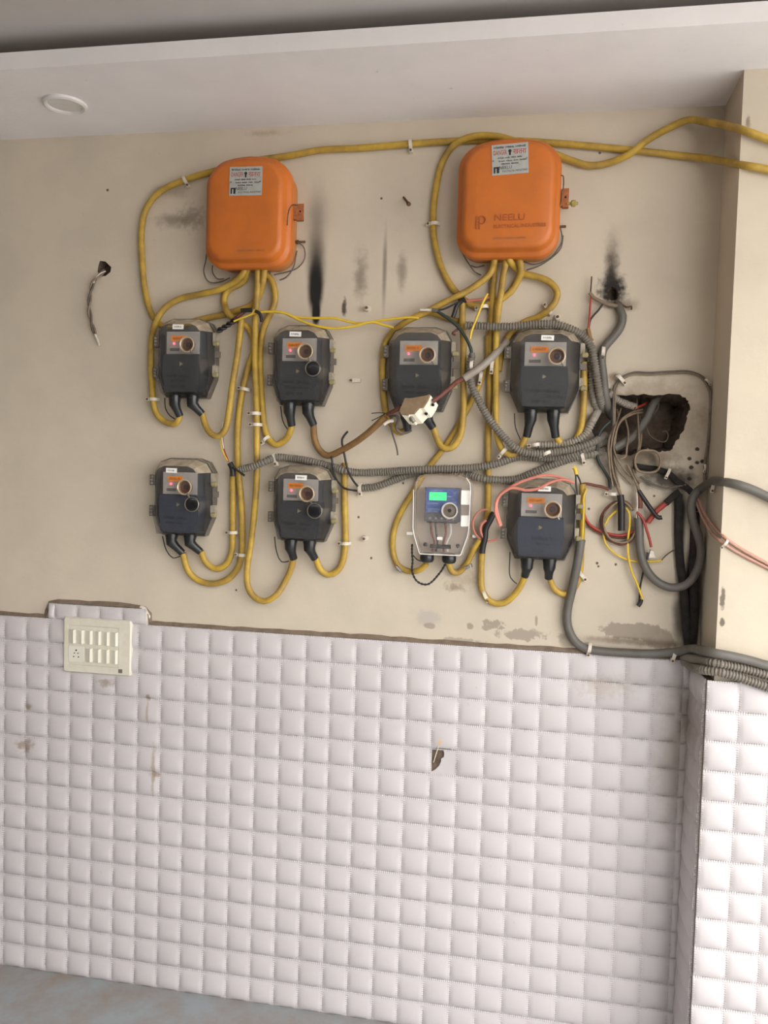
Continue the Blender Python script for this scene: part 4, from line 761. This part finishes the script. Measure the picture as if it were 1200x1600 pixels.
# soot hole wires
W('thin red wire hanging left of the round soot hole', 'red_wire', c('G', (163, 235), (158, 300), (152, 380), (145, 430)), .003, .016)
W('bare brown wire end above the red wire', 'rust', c('G', (167, 120), (163, 180), (158, 225)), .0022, .016)
W('thin black wire slanting to the red wire', 'black_wire', c('G', (240, 270), (205, 320), (160, 372), (150, 420)), .003, .014)
W('cream taped wire stretched left from the round soot hole', 'beige_wire', c('G', (155, 215), (180, 245), (240, 275), (320, 295)), .005, .016, n=8)
W('olive taped joint below the red and black wires', 'brown_cable', c('G', (145, 425), (150, 450), (160, 490), (172, 500)), .006, .014, 'tape', 'taped_joint', n=8)
W('bent rusty strand right of the round soot hole', 'rust', c('G', (330, 270), (370, 300), (400, 295), (400, 315)), .0025, .010)
# wires from the small left hole
twist('hanging_wire', 'twisted grey wires hanging from the small hole in bare plaster', 'grey_wire', c('W', (412, 330, -.01), (385, 360, .004), (345, 400), (325, 480), (318, 570), (333, 660), (355, 730)), .0032, .010, turns=.09, mats=('grey_wire', 'beige_wire'))
W('pale stripped end of the wires from the small hole', 'white_plastic', c('W', (352, 725), (372, 770), (380, 800)), .0036, .010)
W('white wire strand by the small hole', 'white_plastic', c('W', (420, 335, -.005), (385, 350, .006), (352, 385), (345, 410)), .002, .010)
# black taped tails under the plain orange box
twist('taped_tail', 'black twisted wire tail beside the taped cable end', 'black_tape', c('S', (150, 885), (250, 820), (320, 775), (390, 725)), .0042, .05, turns=.03)
W('black shiny tape joint above the cut cable end', 'black_tape', c('S', (425, 640), (470, 635), (550, 632)), .0062, .058, 'tape', 'taped_joint', n=10)
W('brown twisted wire between the black tapes', 'maroon_wire', c('S', (330, 750), (400, 700), (450, 660), (480, 640)), .0055, .05)
W('black tape leaf hanging over the straight cable', 'black_tape', c('S', (595, 645), (640, 670), (660, 720), (668, 770)), .005, .06, 'tape', 'tape_tail', n=8)
W('pale yellow bare strand between the tapes', 'yellow_wire', c('S', (340, 765), (400, 740), (480, 710), (560, 670), (575, 625)), .003, .056)
W('yellow strand with a red one below the upper left meter', 'yellow_wire', c('C', (495, 640), (482, 700), (490, 780), (520, 835)), .0024, .034)
W('orange strand beside the yellow one below the upper left meter', 'red_wire', c('C', (492, 700), (500, 770), (525, 840)), .0022, .03)
W('white strand above the black tape joint of the long conduit', 'white_plastic', c('C', (495, 630), (488, 700), (498, 770)), .0018, .04)
W('black tape joint where the long conduit begins', 'black_tape', c('D', (530, 145), (545, 175), (545, 215)), .0085, .046, 'tape', 'taped_joint', n=10)
W('black tape tail pointing right below the long conduit', 'black_tape', c('D', (545, 165), (580, 190), (607, 210)), .0035, .055, 'tape', 'tape_tail')
W('thin black wire drooping from the brown cable to the clipped conduit end', 'black_wire', c('C', (1060, 810), (1068, 870)) + c('D', (1078, 215), (1125, 275), (1195, 290)), .003, .03)
W('thin black wire curving from above the brown cable to the clipped conduit end', 'black_wire', c('D', (1145, -20), (1115, 20), (1125, 90), (1145, 180), (1175, 240), (1198, 268)), .0032, .04)
W('dark teal wire falling from the white lug beside the standing yellow cable', 'green_black_wire', c('T', (240, 640), (330, 700), (430, 770), (520, 860), (590, 970), (640, 1080), (658, 1185)), .0045, .055, n=8)
W('thin black wire linking the white lug and the black tape', 'black_wire', c('T', (250, 635), (320, 625), (400, 590), (480, 550), (540, 535)), .0026, .05)
W('black tape tail hanging left of the standing yellow cable', 'black_tape', c('T', (540, 525), (480, 580), (455, 650), (430, 725)), .006, .046, 'tape', 'tape_tail', n=8)
W('black tape cap on top of the standing yellow cable', 'charred', c('T', (500, 545), (545, 530), (580, 510)), .0085, .032, 'tape', 'taped_joint', n=8)
W('white ferrule at the tip of the teal wire', 'white_plastic', c('T', (50, 630), (130, 632), (190, 632)), .0038, .055, 'connector', 'wire_lug', n=8)
W('grey sleeve behind the white ferrule', 'grey_wire', c('T', (185, 632), (260, 640)), .0058, .055, 'connector', 'wire_sleeve', n=8)
W('thin yellow wire with a pale tip leaning over the conduit', 'yellow_wire', c('T', (840, 440), (790, 530), (740, 650), (690, 780), (650, 880), (632, 975)), .0036, .062)
W('dark red bent wire at the corner of the switch meter', 'maroon_wire', c('T', (520, 840), (450, 885), (425, 910), (465, 925)), .0035, .05)
W('pinkish cable end behind the leaning yellow wire', 'pink_wire', c('T', (570, 530), (680, 520), (760, 510), (860, 480)), .004, .02)
W('grey conduit mouth holding the teal wire', 'smooth_conduit', c('T', (655, 1140), (660, 1200)), .0085, .055, 'conduit', 'conduit_collar', n=10)
# sealing wires under the meters
GS = 'thin sealing wires under the meters'
for lab, pts in (('topmost left', c('C', (192, 505), (195, 560), (218, 598), (250, 618))), ('upper capped', c('C', (795, 548), (805, 620), (830, 668), (858, 680))), ('topmost right', c('E', (770, 650), (775, 720), (800, 780))),
                 ('lower left', c('D', (180, 525), (200, 600), (235, 640), (272, 630))), ('lower capped', c('D', (763, 528), (775, 610), (800, 660), (838, 656))), ('blue tinted', c('F', (748, 545), (750, 670), (782, 702)))):
    W('thin dark sealing wire looping under the '+lab+' meter', 'black_wire', pts, .0017, .03, group=GS)
twist('sealing_wire', 'twisted dark sealing wire looping wide under the smart meter', 'black_wire', c('Q', (180, 900), (178, 1000), (185, 1100)) + c('F', (265, 640), (290, 690), (340, 705), (400, 650), (432, 600)), .0017, .03, turns=.02)
W('short dark sealing wire from the smart meter to its left gland', 'black_wire', c('Q', (190, 1030), (240, 1085), (330, 1110)), .0016, .03, group=GS)

# ------------------------------------------------------------------ dangling switch in front of a meter
def dangling():
    d0 = .150
    side = [P(q[0], q[1], d0) for q in c('R', (330, 462), (395, 312), (450, 318), (560, 300), (640, 285), (684, 268), (660, 330), (606, 415), (560, 420), (520, 462), (500, 488), (440, 492), (425, 508), (345, 498))]
    ext = Vector((.020, .030, -.026)); base = side[0].copy(); root = thing('circuit_breaker', 'dangling brown sided white switch hung on wires before a meter', 'switch', base)
    n = len(side); pr = [p-base for p in side]; q2 = [p+ext for p in pr]
    b1 = B().loft([pr, [p+ext*.12 for p in pr]]); obj('side_panel', b1, 'switch_brown', root, smooth=False)
    obj('housing', B().loft([[p+ext*.12 for p in pr], q2]), 'switch_white', root, smooth=False)
    for (u, v) in ((690, 345), (725, 395), (605, 445), (645, 500), (350, 490)):
        p = P(580+u/7.5, 580+v/7.5, d0-.016)-base; obj('terminal_hole', B().lathe([(.0042, 0), (.004, -.006)], p.x, p.y, p.z, n=10), 'hole_black', root)
    p0, p1 = P(580+455/7.5, 580+520/7.5, d0-.012)-base, P(580+505/7.5, 580+600/7.5, d0-.012)-base
    obj('rail_clip', B().tube([p0, p1], .006, 6), 'steel', root)
    p0, p1 = P(580+440/7.5, 580+515/7.5, d0-.014)-base, P(580+475/7.5, 580+585/7.5, d0-.014)-base
    obj('toggle', B().tube([p0, p1], .004, 6), 'cap_black', root)
    return root
dangling()
W('thick brown wire from the grey sleeve into the dangling switch', 'maroon_wire', [(724, 592, .070)] + c('R', (1010, 120, .09), (900, 215, .12), (800, 295, .135), (720, 355, .14)), .0062, .1, n=8)
W('dark red wire from the soiled cable into the dangling switch', 'maroon_wire', c('R', (190, 505, .11), (260, 470, .13), (335, 430, .14)), .0058, .12, n=8)
W('grey wire looping under the dangling switch', 'grey_wire', c('R', (220, 540, .10), (290, 520, .11), (320, 570, .11), (290, 650, .10), (330, 715, .09), (400, 725, .085), (470, 690, .09)), .0042, .1)
W('thin bare strands sticking left of the soiled cable end', 'black_wire', c('R', (210, 500, .105), (100, 485, .1), (0, 495, .095)), .0013, .1)
W('second bare strand sticking left of the soiled cable end', 'black_wire', c('R', (160, 500, .105), (80, 545, .1), (5, 580, .095)), .0013, .1)
W('frayed pale strand hanging below the soiled cable end', 'grey_wire', c('R', (230, 580, .10), (240, 700, .08), (270, 800, .06), (300, 900, .05), (312, 985, .045)), .0024, .08)
W('rag of white tape on the soiled cable end', 'white_plastic', c('R', (150, 625, .105), (200, 590, .105), (265, 580, .105)), .005, .1, 'tape', 'tape_rag')

# ------------------------------------------------------------------ clips, plugs and nails
GK = 'white cable clips'
cb = B(); rings = []
for k in range(13):
    a = R(180*k/12); rings.append([(s_*.0045, -math.sin(a)*r_*1.05, math.cos(a)*r_) for s_, r_ in ((-1, .0112), (1, .0112), (1, .0138), (-1, .0138))])
cb.loft(rings); cb.box(-.0045, .0045, -.006, .011, -.023, -.0125); cb.box(-.0045, .0045, -.001, .011, .0115, .0140)
nb = B().lathe([(.0012, .006), (.0034, -.0065), (.0034, -.008), (.001, -.0085)], 0, 0, -.018, n=8)
proto = thing('cable_clip', 'x', 'clip', (0, 0, 0), 0, GK); obj('saddle', cb, 'white_plastic', proto, smooth=False); obj('nail', nb, 'rust', proto); first = [True]
def clip(px, py, ang, where, d=0.0, k=1.0, m=None):
    o = proto if first[0] else copy_tree(proto); first[0] = False
    p = P(px, py, d+.012); o.location = (p.x, -d-.011, p.z); o.rotation_euler = (0, R(ang), 0); o.scale = (k,)*3; o['label'] = where
    return o
# ang: clockwise turn of the saddle; 0 = cable runs sideways, 90 = cable runs up and down
CL = [(290, 281, -25, 'white clip on the cable left of the plain orange box'), (642, 225, -3, 'white clip on the long cable between the orange boxes'), (679, 350, 90, 'white clip on the tall loop beside the lettered orange box'),
 (857, 485, 145, 'white clip on the right hand loop below the lettered orange box'), (240, 624, 90, 'white clip on the cable left of the topmost left meter', .012), (383, 608, 100, 'white clip on the leaning cable between upper meters', .004), (399, 646, 90, 'upper of two white clips on the straight left drop', .022), (401, 663.5, 90, 'lower of two white clips on the straight left drop', .022),
 (416.5, 686, 50, 'white clip on the bend beside the upper capped meter', .006), (364, 832, 88, 'white clip on the short loop right of the lower left meter', .003), (378.5, 867, 92, 'white clip on the outer loop right of the lower left meter', .003), (540, 849, 88, 'white clip on the cable right of the lower capped meter', .002), (429, 715.5, -12, 'pale clip on the crest of the long conduit', .018),
 (563, 762, 0, 'pale clip at the start of the dipping conduit', .003), (837, 695, 80, 'white clip at the start of the pale conduit', .012), (854.5, 708, 65, 'white clip where the slack conduit bottoms out', .03), (910, 713, -15, 'white clip on the dipping conduit by the opening', .003), (786.5, 706, 40, 'white clip on the bend of the twin yellow cable', .022),
 (769, 571, 5, 'white clip lying across the twin drops below the sleeve', .028), (751.6, 588, 10, 'white clip below the grey sleeve', .012), (737, 571, 0, 'white clip around the slack conduit top', .04), (755, 480, 80, 'white clip beside the leaning yellow wire', .012), (758, 929, -25, 'pale clip at the bend below the black taped joint', .003), (908, 897, -40, 'white clip on the hook of the blue tinted meter cable', .003),
 (942.5, 549, 2, 'white clip on the smooth conduit below the soot hole', .008), (968.5, 591, -45, 'white clip at the corner of the wires framing the opening', 0), (921, 1013, 8, 'white clip holding the smooth conduit at the tile top', .008), (1053, 1022, 10, 'white clip holding the smooth conduit beside the corner', .012), (1101, 730, 0, 'small clip on the framing wires beside the pillar', 0, .6),
 (1105, 596, -45, 'small clip at the upper corner of the framing wires', 0, .6), (1113, 757, 0, 'pale clip where the conduit leaves for the pillar', .09, .9), (1044, 738, 20, 'small white clip on the charred cables', .008, .8), (957, 772, 90, 'beige clip under the dark green wire', .006, .9), (1133, 849, 35, 'pale clip holding the pink pair on the pillar', .195, .7)]
for q in CL: clip(q[0], q[1], q[2], q[3], *(q[4:] if len(q) > 4 else ()))
# metal clamps on the smart meter cable
for (px, py, ang, lab) in ((624, 889, 45, 'metal clamp on the cable left of the smart meter'), (732, 885, -20, 'metal clamp on the hooked cable right of the smart meter')):
    t_ = thing('cable_clamp', lab, 'clamp', P(px, py, .014), R(ang), 'metal cable clamps'); obj('band', B().lathe([(.0098, -.005), (.0112, -.005), (.0112, .005), (.0098, .005)], axis='z', n=16), 'steel', t_); obj('screw', B().lathe([(.003, -.012), (.004, -.008), (.004, .006)], .0, -.012, 0, 'x', 8), 'steel', t_)
def plug(px, py, lab, m='white_plastic', screw=True, ang=0):
    t_ = thing('wall_plug', lab, 'plug', P(px, py), R(ang), 'wall plugs'); obj('sleeve', B().lathe([(.009, .002), (.0085, -.006), (.007, -.014), (.003, -.014)], n=12), m, t_)
    if screw: obj('screw', B().lathe([(.0022, -.012), (.0022, -.022), (.0042, -.023), (.003, -.026)], n=8), 'rust', t_)
plug(575, 483, 'white wall plug with a screw between the cable groups')
plug(871, 497, 'white wall plug above the topmost right meter')
plug(571, 841, 'white wall plug with a bolt between the lower meters')
t_ = thing('wall_hook', 'white plastic hook between the upper meters', 'hook', P(558, 595)); obj('bar', B().loft([[(x, y, z) for x, z in ((-.012, -.006), (.012, -.004), (.012, .005), (-.012, .006))] for y in (.002, -.010)]), 'white_plastic', t_, smooth=False); obj('screw', B().lathe([(.003, -.009), (.003, -.015)], -.016, 0, 0, n=8), 'rust', t_)
p0, p1 = P(630, 307, 0), P(638, 318, .035)
t_ = thing('wall_nail', 'dark nail sticking out between the orange boxes', 'nail', p0); obj('shank', B().tube([(0, .004, 0), p1-p0], .0032, 8), 'rust', t_); obj('head', B().tube([p1-p0, (p1-p0)*1.12], .006, 8), 'rust', t_)
for (px, py, lab) in ((480, 377, 'x'),): pass
